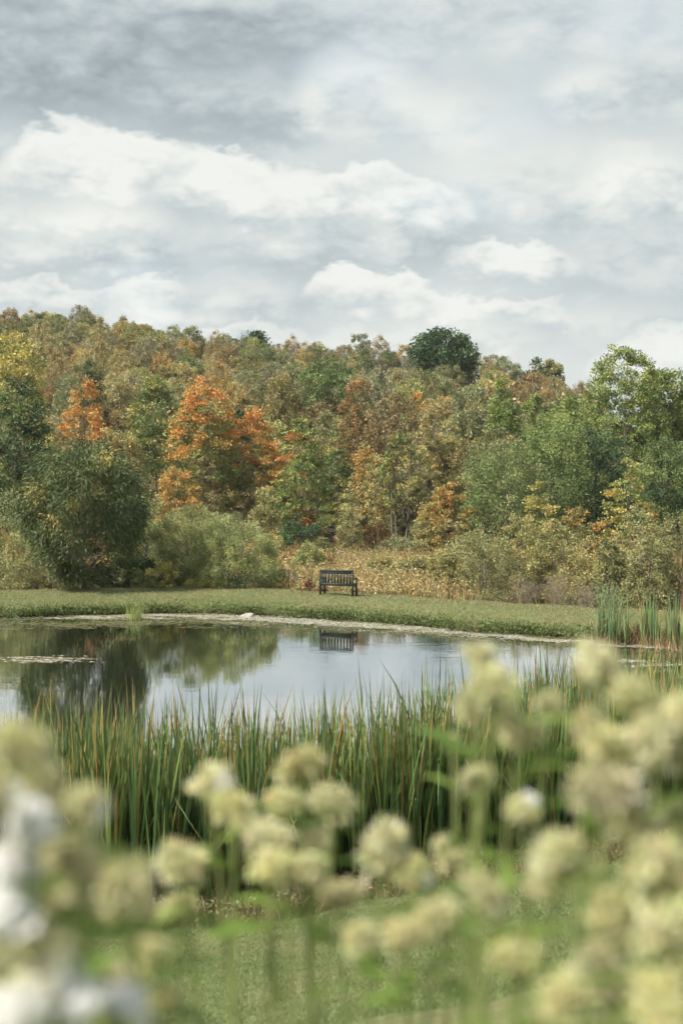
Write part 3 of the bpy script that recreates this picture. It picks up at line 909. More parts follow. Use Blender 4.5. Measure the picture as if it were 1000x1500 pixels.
SH = [('round', 0.12), ('oval', 0.15), ('column', 0.12), ('round', 0.2), ('oval', 0.2), ('flame', 0.12), ('oval', 0.1), ('round', 0.05)]
PROTO = []
for i, (s, b) in enumerate(SH):
    me, arr, C = proto(s, 300 + i, 120, 80, 1.8 if s == 'column' else 2.6, 8.0, b, 0.28, 0.14, 0.60)
    tm = trunk_mesh(np.random.default_rng(i), 'trunk', 8.0, 1.5, C, 0.11, M_BARK, 14)
    me_lo, arr_lo, _ = proto(s, 400 + i, 42, 22, 2.0 if s == 'column' else 2.9, 8.0, b, 0.60, 0.36, 0.7)
    PROTO.append((me, tm, arr_lo, s))


def spruce(seed):
    r = np.random.default_rng(seed)
    n = 2600
    t = r.uniform(0, 1, n) ** 1.1
    tier = np.round(t * 16) / 16 + r.normal(0, 0.012, n)
    az = np.round(r.uniform(0, 6.283, n) * 1.7) / 1.7 + r.normal(0, 0.2, n)
    rad = (1 - tier).clip(0.01, 1) ** 1.15 * 2.1 * r.uniform(0.15, 1.0, n) * (0.8 + 0.2 * np.sin(az * 4 + tier * 30))
    z = 0.6 + tier * 8.4 - rad * 0.28
    p = np.stack([rad * np.cos(az), rad * np.sin(az), z], 1)
    d = np.stack([np.cos(az), np.sin(az), -0.45 + 1.4 * tier ** 4], 1) + r.normal(0, 0.3, (n, 3))
    v, f, c = leaf_quads(r, p, d, 0.42 - 0.26 * t, 0.14, np.tile((0.85, 0.95, 0.85), (n, 1)), 0.15)
    m = MB(); m.tube([(0, 0, -0.2), (0, 0, 4), (0, 0, 9.2)], [0.13, 0.08, 0.01], 6)
    return mesh_np('crown', v, f, M_LEAF, c), m.mesh('trunk', M_BARK, True, False), (v, f, c), 'spruce'


SPR = [spruce(600), spruce(601)]
HC = {  # colour name: rgb for the object colour
    'rust-brown': (0.30, 0.185, 0.095), 'orange': (0.42, 0.235, 0.085), 'olive-green': (0.22, 0.22, 0.085), 'golden': (0.42, 0.33, 0.11), 'tan': (0.36, 0.285, 0.14), 'grey-green': (0.23, 0.245, 0.12),
    'dark green': (0.085, 0.115, 0.046), 'yellow-green': (0.32, 0.31, 0.105), 'brick red': (0.31, 0.165, 0.085), 'bronze': (0.33, 0.25, 0.105), 'mid green': (0.155, 0.20, 0.07),
    'grey-brown': (0.26, 0.225, 0.15),
}
HC = {k_: tuple(0.97 * (0.85 * soften(v_) + 0.15 * soften(v_).mean()) * np.array([1.0, 0.99, 0.96])) for k_, v_ in HC.items()}
NAMES = list(HC)
hr = np.random.default_rng(21)
cand = []
y = 130.0
while y < 312:
    sp = 5.6 if y < 200 else 5.0
    half = 500 / F * y * 1.10 + 3
    for x in np.arange(-half, half, sp):
        xx = x + hr.uniform(-1.9, 1.9); yy = y + hr.uniform(-1.8, 1.8)
        px = 500 + xx / yy * F
        ridge_line = yy > 264
        u = hr.uniform()
        # colour mix changes across the slope
        wts = {'rust-brown': 1.9, 'orange': 1.1, 'olive-green': 2.4, 'golden': 0.7, 'tan': 2.0, 'grey-green': 1.6, 'dark green': 0.25, 'yellow-green': 1.5, 'brick red': 0.25, 'bronze': 2.0, 'mid green': 1.3, 'grey-brown': 2.0}
        if px < 330 and yy < 240: wts['orange'] *= 2.2; wts['tan'] *= 1.6; wts['rust-brown'] *= 1.3
        if ridge_line: wts['dark green'] += 7.5; wts['yellow-green'] *= 0.4; wts['golden'] = 0; wts['bronze'] *= 0.5; wts['olive-green'] += 2; wts['orange'] = 0.1; wts['mid green'] += 1; wts['yellow-green'] = 0.2; wts['tan'] = 0.4
        if px > 640 and yy > 180: wts['rust-brown'] += 3.5; wts['brick red'] += 0.8; wts['grey-brown'] += 1
        if 480 < px < 640 and yy > 150: wts['grey-brown'] += 6; wts['grey-green'] += 2
        if yy < 165 and 480 < px < 700: wts['orange'] += 2; wts['tan'] += 3; wts['rust-brown'] += 1
        if 525 < px < 612 and 175 < yy < 285 and hr.uniform() < 0.35: continue
        if 330 < px < 640 and yy > 160: wts['grey-green'] += 2.0; wts['grey-brown'] += 1.5; wts['golden'] = 0.1
        w_ = np.array([wts[k] for k in NAMES]); w_ /= w_.sum()
        cn = NAMES[hr.choice(len(NAMES), p=w_)]
        k = int(hr.integers(0, len(PROTO)))
        s = hr.uniform(0.72, 1.12) * (0.72 if ridge_line else 1.10 if yy < 190 else 0.92)
        cand.append([xx, yy, k, s, cn, hr.uniform(0, 6.28), hr.uniform(0.8, 0.95) if ridge_line else hr.uniform(1.0, 1.45) if yy < 215 else hr.uniform(0.95, 1.2)])
    y += sp * 0.92
# spruces standing along the ridge
for px in [200, 214, 223, 239, 246, 263, 271, 276, 290, 318, 333, 341, 362] + [395, 412, 520, 745]:
    yy = 300 + hr.uniform(-8, 6)
    cand.append([wx(px + hr.uniform(-4, 4), yy), yy, -1, hr.uniform(0.5, 0.82), 'dark spruce', hr.uniform(0, 6), hr.uniform(0.95, 1.2)])
cand = [c for c in cand if not (abs(c[0] - wx(648, 248)) < 6.0 and 236 < c[1] < 256)]
# which of them the view shows, and how much of each
BW, BH = 500, 380            # half-size buffer of rows 380..1140
buf = np.full((BH, BW), -1, int)
yyg, xxg = np.mgrid[0:BH, 0:BW]
allc = [(c[1], i, c) for i, c in enumerate(cand)] + [(h[4], -10, h) for h in HEROES]
for d, i, c in sorted(allc, key=lambda q: -q[0]):
    if i >= 0:
        z0 = float(ground(c[0], c[1])); Hh = 8.6 * c[3]; Rr = (1.5 if c[2] < 0 else 2.8) * c[3]
        cx = 500 + c[0] / c[1] * F; cy = HOR - (z0 + Hh * 0.55 - EYE) / c[1] * F; rx = Rr / c[1] * F; ry = Hh * 0.46 / c[1] * F
    else:
        cx, cy, rx, ry, _ = c; rx *= 0.92; ry *= 0.95
    X0, X1 = int(max(0, (cx - rx) / 2)), int(min(BW, (cx + rx) / 2 + 1))
    Y0, Y1 = int(max(0, (cy - ry - 380) / 2)), int(min(BH, (cy + ry - 380) / 2 + 1))
    if X1 <= X0 or Y1 <= Y0: continue
    sub = ((xxg[Y0:Y1, X0:X1] * 2 - cx) / rx) ** 2 + ((yyg[Y0:Y1, X0:X1] * 2 + 380 - cy) / ry) ** 2 < 1
    buf[Y0:Y1, X0:X1][sub] = i
cnt = np.bincount(buf[buf >= 0], minlength=len(cand))
order = np.argsort(-cnt)
N_IND = 285
single = [i for i in order[:N_IND] if cnt[i] > 4]
rest = [i for i in range(len(cand)) if i not in set(single) and (cnt[i] > 1 or abs(cand[i][0] / cand[i][1] * F) > 490)]


def band(y):
    return 'at the foot of the slope' if y < 155 else 'on the lower slope' if y < 192 else 'halfway up the slope' if y < 235 else 'high on the slope' if y < 285 else 'on the ridge'


ORD = ['first', 'second', 'third', 'fourth', 'fifth', 'sixth', 'seventh', 'eighth', 'ninth', 'tenth', 'eleventh', 'twelfth', 'thirteenth', 'fourteenth', 'fifteenth', 'sixteenth', 'seventeenth', 'eighteenth', 'nineteenth', 'twentieth',
       'twenty-first', 'twenty-second', 'twenty-third', 'twenty-fourth', 'twenty-fifth', 'twenty-sixth', 'twenty-seventh', 'twenty-eighth', 'twenty-ninth', 'thirtieth']
bins = {}
for i in single:
    c = cand[i]
    bins.setdefault((c[4], band(c[1])), []).append((c[0] / c[1], i))
for (cn, bd), lst in bins.items():
    lst.sort()
    for q, (_, i) in enumerate(lst):
        xx, yy, k, s, _, rz, sz = cand[i]
        z0 = float(ground(xx, yy)) - 0.15
        word = 'spruce' if k < 0 else {'round': 'round-crowned tree', 'oval': 'full-crowned tree', 'column': 'narrow tree', 'flame': 'pointed tree'}[PROTO[k][3]]
        bd = bd.replace('halfway up the slope', 'halfway up')
        lb = f'{cn} {word} {bd}'.replace('dark spruce spruce', 'small dark spruce')
        if len(lst) > 1:
            lb += f', {ORD[min(q, len(ORD) - 1)]} {cn.replace("dark spruce", "spruce")} one from the left'
        else:
            lb += ', alone in its colour'
        root = empty('spruce_tree' if k < 0 else 'hillside_tree', (xx, yy, z0), rz)
        root.scale = (s, s, s * sz)
        tag(root, lb, 'tree', 'spruces along the ridge' if k < 0 else 'trees of the wooded hillside')
        P = SPR[i % 2] if k < 0 else PROTO[k]
        cme, tme = P[0], P[1]
        rgb = (0.05, 0.075, 0.045) if k < 0 else HC[cn]
        vv = 1 + hr.uniform(-0.13, 0.13)
        o = obj('crown', cme, root); o.color = (min(1, rgb[0] * 1.25 * vv), min(1, rgb[1] * 1.25 * vv), min(1, rgb[2] * 1.25 * vv), 1)
        obj('trunk', tme, root)
# the rest of the wood as one mass
V, Fc, Cc, n = [], [], [], 0
for i in rest:
    xx, yy, k, s, cn, rz, sz = cand[i]
    v, f, c = (SPR[0][2] if k < 0 else PROTO[k][2])
    if k < 0: v, f, c = v[:4 * 1200], f[:1200], c[:4 * 1200]
    rgb = np.array((0.05, 0.075, 0.045) if k < 0 else HC[cn]) * 1.25
    R_ = np.array([[cos(rz), -sin(rz), 0], [sin(rz), cos(rz), 0], [0, 0, 1]])
    V.append((v @ R_.T) * np.array([s, s, s * sz]) + np.array([xx, yy, float(ground(xx, yy))]))
    Fc.append(f + n); Cc.append(c * rgb); n += len(v)
if V:
    o = obj('distant_woods', mesh_np('distant_woods', np.vstack(V), np.vstack(Fc), M_LEAF, np.vstack(Cc)))
    tag(o, 'mass of farther tree crowns filling the wooded hillside in autumn colours', 'woods', kind='stuff')
print('hill trees', len(single), 'rest', len(rest), 'cand', len(cand))

tree('oak_tree', 'tall dark green oak standing above the ridge right of centre', 'tree', 648, 246, 482, 98, 'darkgreen', 'round', 0.25, 190, 100, 1.5, 0.42, 0.34, flat=0.7, shell=0.35, rad=0.3, nlimb=24)
tree('oak_tree', 'dull green left tree of the pair on the ridge, right of the tall oak', 'tree', 786, 262, 524, 38, 'darkgreen', 'oval', 0.15, 70, 90, 1.1, 0.42, 0.34, rad=0.25,
     colfn=cf_patch('olive', lambda t, rad, C: t > -1, 0.45))
tree('oak_tree', 'brownish-green right tree of the pair on the ridge, right of the tall oak', 'tree', 808, 262, 526, 34, 'olive', 'column', 0.15, 60, 90, 1.0, 0.42, 0.34, rad=0.25)
tree('pine_tree', 'spreading bright green pine on the slope above the red-tipped maple', 'tree', 482, 172, 524, 78, 'green', 'round', 0.3, 70, 110, 1.0, 0.34, 0.2, flat=0.32, rad=0.2, nlimb=30, spread=1.5)
tree('pine_tree', 'dark green tree on the ridge at the left of centre', 'tree', 373, 280, 486, 44, 'darkgreen', 'round', 0.1, 60, 90, 1.2, 0.42, 0.34, rad=0.2)

# ------------------------------------------------------------------ grass, meadow
def blades(r, x, y, z, h, wdt, c, lean=0.35, ctip=None):
    n = len(x)
    az = r.uniform(0, 2 * pi, n)
    u = np.stack([np.cos(az), np.sin(az), np.zeros(n)], 1) * (wdt * 0.5)[:, None]
    la = r.uniform(0, 2 * pi, n)
    ln = np.abs(r.normal(0, lean, n)) * h
    p = np.stack([x, y, z], 1)
    tip = p + np.stack([np.cos(la) * ln, np.sin(la) * ln, h], 1)
    v = np.stack([p - u, p + u, tip], 1).reshape(-1, 3)
    c = c * (1 + r.normal(0, 0.15, (n, 1)))
    ct = c * 1.15 if ctip is None else ctip
    cc = np.stack([c * 0.95, c * 0.95, ct], 1).reshape(-1, 3)
    return v, np.arange(3 * n).reshape(n, 3), np.clip(cc, 0.003, 0.9)


def pick(r, n, P):
    return P[1][r.choice(len(P[0]), n, p=P[0])]


LAWN = pal((5, (0.130, 0.190, 0.066)), (3, (0.165, 0.225, 0.082)), (2, (0.22, 0.25, 0.11)), (0.6, (0.32, 0.30, 0.18)))
LAWN_DRY = pal((3, (0.33, 0.29, 0.17)), (3, (0.26, 0.25, 0.12)), (2, (0.17, 0.20, 0.08)))


def vnoise(x, y, s, seed=0):
    r = np.random.default_rng(seed)
    out = 0
    for k in range(6):
        a, b, p = r.uniform(-1, 1), r.uniform(-1, 1), r.uniform(0, 6.28)
        m = sqrt(a * a + b * b) + 1e-6
        out = out + np.sin((a * x + b * y) / m * s * (1 + 0.35 * k) + p)
    return out / 6


r = np.random.default_rng(31)
n = 290000
d = 7.5 + (20.5 - 7.5) * r.uniform(0, 1, n) ** 0.95
x = r.uniform(-0.27, 0.27, n) * d
k = d < near_edge(x) - 0.1
x, d = x[k], d[k]
nv = vnoise(x, d, 2.1, 3) + vnoise(x, d, 0.6, 4) * 1.2
c = np.where((r.normal(0, 0.35, len(x)) + nv > 1.0)[:, None], pick(r, len(x), LAWN_DRY), pick(r, len(x), LAWN))
h = r.uniform(0.012, 0.036, len(x)) * (1 + 0.35 * vnoise(x, d, 5, 9))
v, f, cc = blades(r, x, d, ground(x, d) - 0.004, h, r.uniform(0.004, 0.009, len(x)), c, 0.7)
tag(obj('lawn_grass', mesh_np('lawn_grass', v, f, M_BLADE, cc)), 'short mown grass on the slope between the flowers and the cattails', 'grass', kind='stuff')

n = 120000
x = r.uniform(-17, 17, n)
s = r.uniform(0, 1, n) ** 1.6 * 5.6
yb = far_edge(x) + s + 0.02
lip = np.exp(-s / 0.55)
nv = vnoise(x, yb * 2, 0.9, 5) + vnoise(x, yb, 3.0, 6) * 0.6
c = np.where((r.normal(0, 0.4, n) + nv + (s > 1.0) * 0.35 - lip * 0.7 > -0.35)[:, None], pick(r, n, LAWN_DRY), pick(r, n, LAWN))
green_lip = (lip > 0.5) & (r.uniform(size=n) < 0.35)
c = np.where(green_lip[:, None], pick(r, n, PAL['brightgreen']) * 0.85, c)
h = r.uniform(0.03, 0.07, n) + lip * r.uniform(0, 0.17, n) * (0.6 + 0.6 * vnoise(x, yb, 4, 8))
v, f, cc = blades(r, x, yb, ground(x, yb) - 0.01, np.maximum(h, 0.02), r.uniform(0.012, 0.03, n), c, 0.6 + 0.3 * lip.mean())
tag(obj('bank_grass', mesh_np('bank_grass', v, f, M_BLADE, cc)), 'grass of the far bank, shaggy where it hangs over the water', 'grass', kind='stuff')

# broad-leaved weeds on the lip of the far bank
n = 15000
x = r.uniform(-17, 17, n); s = np.abs(r.normal(0, 0.13, n)); yb = far_edge(x) + s
dens = vnoise(x, yb * 0, 1.5, 15) + r.normal(0, 0.4, n) > -0.2
x, s, yb = x[dens], s[dens], yb[dens]
z = ground(x, yb) + r.uniform(-0.02, 0.16, len(x))
p = np.stack([x, yb - 0.05, z], 1)
v, f, cc = leaf_quads(r, p, r.normal(size=p.shape) + np.array([0, -0.6, 0.4]), 0.08, 0.05, pick(r, len(x), pal((3, (0.10, 0.15, 0.045)), (2, (0.16, 0.20, 0.07)), (1, (0.06, 0.09, 0.03)))), 0.2)
tag(obj('bank_weeds', mesh_np('bank_weeds', v, f, M_LEAF, cc)), 'leafy green weeds fringing the waterline of the far bank', 'weeds', kind='stuff')

# meadow of dried goldenrod and grasses
MEAD = pal((4, (0.40, 0.30, 0.13)), (3, (0.34, 0.30, 0.14)), (1.6, (0.42, 0.25, 0.10)), (2, (0.25, 0.25, 0.10)), (1, (0.48, 0.43, 0.31)))
n = 190000
yb = 47.0 + 62 * r.uniform(0, 1, n) ** 1.4
x = r.uniform(-0.28, 0.28, n) * yb
front = far_edge(x) + 4.8 + 0.5 * vnoise(x, x * 0, 1.2, 12)
pxm = 500 + x / yb * F
k = (yb > front) & (r.uniform(size=n) < np.interp(pxm, [360, 410, 600, 660, 720], [0.01, 1, 1, 0.12, 0.005]))
x, yb = x[k], yb[k]
h = (0.22 + 0.75 * np.clip((yb - front[k]) / 4, 0, 1)) * r.uniform(0.6, 1.3, len(x)) * (1 + 0.3 * vnoise(x, yb, 1.1, 17))
c = pick(r, len(x), MEAD)
v1, f1, c1 = blades(r, x, yb, ground(x, yb), h, r.uniform(0.015, 0.04, len(x)), c * 0.85, 0.22)
kk = r.uniform(size=len(x)) < 0.85
p = np.stack([x, yb, ground(x, yb) + h * r.uniform(0.5, 1.05, len(x))], 1)[kk]
p = np.repeat(p, 2, 0) + r.normal(0, 0.08, (2 * kk.sum(), 3))
v2, f2, c2 = leaf_quads(r, p, r.normal(size=p.shape) + np.array([0, 0, 0.5]), 0.11, 0.055, np.repeat(c[kk], 2, 0), 0.18)
tag(obj('meadow_grass', mesh_np('meadow_grass', v1, f1, M_BLADE, c1)), 'tall straw and tawny meadow grass behind the bench', 'grass', kind='stuff')
tag(obj('meadow_foliage', mesh_np('meadow_foliage', v2, f2, M_LEAF, c2)), 'faded goldenrod leaves and plumes in the meadow behind the bench', 'meadow plants', kind='stuff')
tree('sumac_plant', 'small rust-red leafy plant just left of the bench', 'plant', 452, 54.0, 848, 14, pal((3, (0.26, 0.11, 0.06)), (2, (0.14, 0.14, 0.06))), 'column', 0.05, 18, 18, 0.11, 0.10, 0.06, nlimb=8, rad=0.012)
tree('sumac_plant', 'low orange-red leafy plant behind the left legs of the bench', 'plant', 473, 53.8, 860, 12, pal((3, (0.34, 0.14, 0.07)), (1, (0.20, 0.16, 0.07))), 'column', 0.05, 14, 26, 0.10, 0.10, 0.06, nlimb=8, rad=0.012)

# scrub that fills the floor between meadow and wood
r = np.random.default_rng(77)
SCR = []
for i in range(125):
    yb = r.uniform(72, 140); x = r.uniform(-0.27, 0.27) * yb
    px = 500 + x / yb * F
    SCR.append((x, yb))
scr_me = []
for i in range(3):
    q = np.random.default_rng(810 + i)
    v, f, c, C = crown_arrays(q, 1.9, 0.0, 1.5, 'dome', 46, 60, 0.45, 0.17, 0.10, [pal((3, (0.8, 0.8, 0.8)), (2, (0.95, 0.9, 0.75)), (1, (0.6, 0.7, 0.6)))], 0, 0.8, 0.4)
    scr_me.append((mesh_np('crown', v, f, M_LEAF, c), trunk_mesh(q, 'stem', 1.9, 0.1, C, 0.025, M_BARK, 10, 3)))
scol = {'tawny': (0.36, 0.25, 0.11), 'olive': (0.22, 0.22, 0.09), 'pale green': (0.26, 0.28, 0.14), 'amber': (0.42, 0.27, 0.11), 'dull yellow': (0.38, 0.31, 0.12)}
sb = {}
for i, (x, yb) in enumerate(SCR):
    cn = list(scol)[int(r.integers(0, 5))]
    sb.setdefault(cn, []).append((x / yb, x, yb, i))
for cn, lst in sb.items():
    lst.sort()
    for q, (_, x, yb, i) in enumerate(lst):
        root = empty('scrub_bush', (x, yb, float(ground(x, yb)) - 0.05), r.uniform(0, 6.28))
        s = r.uniform(0.8, 1.35); root.scale = (s, s, s * r.uniform(0.8, 1.2))
        tag(root, f'{cn} scrub bush below the autumn trees, {ORD[min(q, 29)]} {cn} one from the left', 'bush', 'scrub below the trees')
        o = obj('crown', scr_me[i % 3][0], root); o.color = tuple(v * 1.1 for v in scol[cn]) + (1,)
        obj('stem', scr_me[i % 3][1], root)

# ------------------------------------------------------------------ scum and algae on the water
def flakes(name, label, dens_fn, x0, x1, y0f, y1f, cell, zc, colors, cat, seed, jit=0.45):
    r = np.random.default_rng(seed)
    xs_ = np.arange(x0, x1, cell * 1.6)
    out = []
    for xx in xs_:
        ys_ = np.arange(y0f(xx), y1f(xx), cell)
        out.append(np.stack([np.full(len(ys_), xx), ys_], 1))
    P = np.vstack(out)
    keep = dens_fn(P[:, 0], P[:, 1], r)
    P = P[keep]
    n = len(P)
    P = P + r.uniform(-jit, jit, P.shape) * cell
    hx = cell * r.uniform(0.6, 1.25, n); hy = cell * r.uniform(0.4, 0.75, n)
    zz = zc + r.uniform(0, 0.006, n)
    a = r.uniform(-0.6, 0.6, n)
    offs = [(-1, -0.4), (-0.2, -1), (1, -0.5), (0.9, 0.5), (0.1, 1), (-0.9, 0.6)]
    vs = []
    for ox, oy in offs:
        ox_ = ox * hx * r.uniform(0.7, 1.2, n); oy_ = oy * hy * r.uniform(0.7, 1.2, n)
        vs.append(np.stack([P[:, 0] + ox_ * np.cos(a) - oy_ * np.sin(a), P[:, 1] + ox_ * np.sin(a) + oy_ * np.cos(a), zz], 1))
    v = np.stack(vs, 1).reshape(-1, 3)
    b = np.arange(n)[:, None] * 6
    f = np.vstack([b + np.array([[0, 1, 2, 3]]), b + np.array([[0, 3, 4, 5]])])
    c = np.repeat(pick(r, n, colors) * (1 + r.normal(0, 0.1, (n, 1))), 6, 0)
    return tag(obj(name, mesh_np(name, v, f, M_SCUM, c)), label, cat, kind='stuff')


M_SCUM = foliage_mat('pond_scum', 0.05, 0.10, 0.6)
WHITE = pal((4, (0.34, 0.325, 0.265)), (2, (0.43, 0.415, 0.36)), (2, (0.22, 0.21, 0.13)))
ALG = pal((4, (0.085, 0.09, 0.035)), (2, (0.12, 0.12, 0.05)), (1, (0.17, 0.17, 0.09)))


def d_white(x, y, r):
    s = far_edge(x) - y
    wl = np.interp(x, [-14, -10.5, -9, -6, -3, 1.5, 4, 7, 11, 14], [0.0, 0.0, 1.0, 1.4, 2.0, 1.5, 0.8, 0.7, 1.1, 1.0])
    c0 = np.interp(x, [-14, -6, 0, 5, 12], [0.9, 0.9, 1.25, 0.95, 1.0])
    e = np.abs(s - c0) / np.maximum(wl * 0.5, 0.02)
    nz = vnoise(x, y * 2.2, 1.6, 41) * 0.8 + vnoise(x, y * 3.5, 5.5, 42) * 0.55
    return (e + nz * 1.9 + r.normal(0, 0.2, len(x)) < 0.9) & (wl > 0.05)


flakes('pond_scum', 'whitish scum drifting in a streak along the far shore', d_white, -14, 14, lambda x: far_edge(x) - 3.4, lambda x: far_edge(x) - 0.05, 0.055, 0.006, WHITE, 'scum', 51)


def d_alg(x, y, r):
    s = far_edge(x) - y
    wl = np.interp(x, [-14, -10, -5, -1, 2, 5, 8, 12], [3.4, 4.2, 4.6, 3.6, 2.9, 2.6, 2.4, 2.0])
    nz = vnoise(x, y * 1.7, 1.1, 43) * 0.9 + vnoise(x, y * 3, 4.5, 44) * 0.5
    return (s < wl) & (nz + r.normal(0, 0.22, len(x)) - 0.9 * np.clip(s / wl - 0.55, 0, 1) > -0.12)


flakes('algae_mat', 'olive algae mats floating beside the far shore', d_alg, -15, 15, lambda x: far_edge(x) - 4.8, lambda x: far_edge(x) + 0.0, 0.075, -0.0005 + 0.003, ALG, 'algae', 52)


def d_isl(x, y, r):
    e = ((x + 8.2) / 1.35) ** 2 + ((y - 39.3) / 0.75) ** 2
    return e + vnoise(x, y * 2, 4, 46) * 1.6 + r.normal(0, 0.25, len(x)) < 0.55


flakes('scum_patch', 'small mottled scum patch out on the dark water at the left', d_isl, -10.2, -6.4, lambda x: 38.2, lambda x: 40.6, 0.05, 0.006,
       pal((3, (0.40, 0.38, 0.30)), (3, (0.12, 0.10, 0.06)), (1, (0.2, 0.19, 0.1))), 'scum', 53)


def d_rt(x, y, r):
    return (vnoise(x, y * 2.0, 1.4, 48) + r.normal(0, 0.2, len(x)) > 0.32)


flakes('scum_streak', 'broken whitish scum streaks between the two stands of cattails on the right', d_rt, 6.0, 12, lambda x: 35.5, lambda x: 39.5, 0.06, 0.006, WHITE, 'scum', 54)

# rock breaking the surface
def rock(name, label, x, y, z, sx, sy, sz, seed):
    import bmesh
    bm = bmesh.new()
    bmesh.ops.create_icosphere(bm, subdivisions=3, radius=1)
    q = np.random.default_rng(seed)
    for v in bm.verts:
        c = v.co
        k = 1 + 0.16 * sin(c.x * 3.1 + seed) * cos(c.y * 2.7) + 0.10 * sin(c.z * 5 + c.x * 4) + q.normal(0, 0.015)
        v.co = c * k
    me = bpy.data.meshes.new(name); bm.to_mesh(me); bm.free()
    me.materials.append(M_ROCK)
    o = obj(name, me, None, (x, y, z), (0, 0, seed), (sx, sy, sz))
    return tag(o, label, 'rock')


rock('rock', 'pale flat rock breaking the water at the foot of the far bank', wx(365, 51.0), far_edge(wx(365, 51.0)) - 0.55, 0.0, 0.30, 0.2, 0.12, 4)

# grass tuft standing in the water
r = np.random.default_rng(61)
n = 130
x0 = wx(200, 49.5); y0 = 49.2
v, f, c = blades(r, x0 + r.normal(0, 0.16, n), y0 + r.normal(0, 0.12, n), np.full(n, -0.05), r.uniform(0.25, 0.75, n), np.full(n, 0.022), pick(r, n, PAL['brightgreen']), 0.28)
tag(obj('grass_tuft', mesh_np('grass_tuft', v, f, M_BLADE, c)), 'small tuft of green grass standing in the shallow water by the far bank', 'grass tuft')

# ------------------------------------------------------------------ bench
bx, by = wx(492.5, 51.9), 51.9
bench = tag(empty('park_bench', (bx, by, float(ground(bx, by)) + 0.0), radians(-18)), 'dark green slatted wooden garden bench on the far bank, seen from behind', 'bench')


def bpart(name, boxes, bev=0.006):
    m = MB()
    for lo, hi in boxes:
        m.box(lo, hi, None, bev)
    return obj(name, m.mesh(name, M_PAINT, False, False), bench)


BWd = 1.30                    # width of the bench; +y is the side one sits facing
xl, xr = -BWd / 2, BWd / 2
for s_ in (xl, xr - 0.065):
    bpart('rear_leg', [((s_, -0.03, -0.03), (s_ + 0.065, 0.03, 0.875))])
    bpart('front_leg', [((s_, 0.44, -0.03), (s_ + 0.065, 0.50, 0.60))])
    bpart('armrest', [((s_ - 0.006, 0.033, 0.602), (s_ + 0.071, 0.56, 0.635))])
    bpart('side_rail', [((s_ + 0.012, 0.032, 0.32), (s_ + 0.053, 0.438, 0.395))])
    bpart('leg_stretcher', [((s_ + 0.015, 0.032, 0.13), (s_ + 0.05, 0.438, 0.175))])
bpart('top_rail', [((xl + 0.002, -0.034, 0.877), (xr - 0.002, 0.034, 0.93))])
bpart('upper_back_rail', [((xl + 0.067, -0.022, 0.80), (xr - 0.067, 0.022, 0.874))])
bpart('lower_back_rail', [((xl + 0.067, -0.022, 0.36), (xr - 0.067, 0.022, 0.45))])
bpart('front_rail', [((xl + 0.067, 0.452, 0.31), (xr - 0.067, 0.49, 0.40))])
ms = MB(); ms.box((-0.034, -0.014, 0.452), (0.034, 0.014, 0.798), None, 0.004); slat_me = ms.mesh('back_slat', M_PAINT, False, False)
for i in range(10):
    obj('back_slat', slat_me, bench, (xl + 0.067 + (i + 0.5) * (BWd - 0.134) / 10, 0, 0))
ms = MB(); ms.box((xl + 0.01, -0.03, 0.0), (xr - 0.01, 0.03, 0.024), None, 0.004); seat_me = ms.mesh('seat_slat', M_PAINT, False, False)
for i in range(6):
    obj('seat_slat', seat_me, bench, (0, 0.075 + i * 0.079, 0.404))

# ------------------------------------------------------------------ cattails
def cat_leaf(r, L, W, lean, az, tipbrown, brown, curl=0.0, foldtip=False):
    """one cattail blade, 7 segments, slight V cross section"""
    n = 8
    t = np.linspace(0, 1, n)
    ca, sa = cos(az), sin(az)
    out = lean * t ** 1.8 * L + curl * t ** 4 * L
    z = L * t * (1 - 0.12 * lean) - curl * t ** 5 * L * 0.6
    if foldtip:
        kx = np.clip((t - 0.68) / 0.32, 0, 1)
        z = np.where(t > 0.68, L * 0.68 * 1.0 - kx * L * 0.22, z)
        out = out + kx * L * 0.16
    c = np.stack([ca * out, sa * out, z], 1)
    w = W * np.minimum(1, (1 - t) ** 0.55 * 1.25) * (0.7 + 0.3 * np.minimum(1, t * 8)) * 0.5
    tw = az + pi / 2 + r.uniform(-0.8, 0.8) + t * r.uniform(-1.4, 1.4)
    s = np.stack([np.cos(tw), np.sin(tw), np.zeros(n)], 1) * w[:, None]
    mid = c + np.stack([np.cos(tw + pi / 2), np.sin(tw + pi / 2), np.zeros(n)], 1) * (w * 0.35)[:, None]
    v = np.stack([c - s, mid, c + s], 1).reshape(-1, 3)
    f = []
    for i in range(n - 1):
        a = i * 3
        f += [(a, a + 1, a + 4, a + 3), (a + 1, a + 2, a + 5, a + 4)]
    g = np.array([[0.095, 0.170, 0.050], [0.13, 0.205, 0.060], [0.070, 0.135, 0.055], [0.19, 0.24, 0.070]])[r.integers(0, 4)]
    y = np.array([[0.40, 0.24, 0.085], [0.33, 0.26, 0.085], [0.30, 0.15, 0.06], [0.42, 0.31, 0.15]])[r.integers(0, 4)]
    k = np.clip((t - (1 - tipbrown)) / 0.15, 0, 1) if tipbrown > 0 else np.zeros(n)
    if brown: k = np.ones(n) * r.uniform(0.75, 1)
    kb = np.clip((0.16 - t) / 0.16, 0, 1) * 0.6
    k = np.maximum(k, kb)
    cc = g[None] * (1 - k[:, None]) + y[None] * k[:, None]
    cc = cc * (1 + r.normal(0, 0.08))
    return v, f, np.repeat(cc, 3, 0)


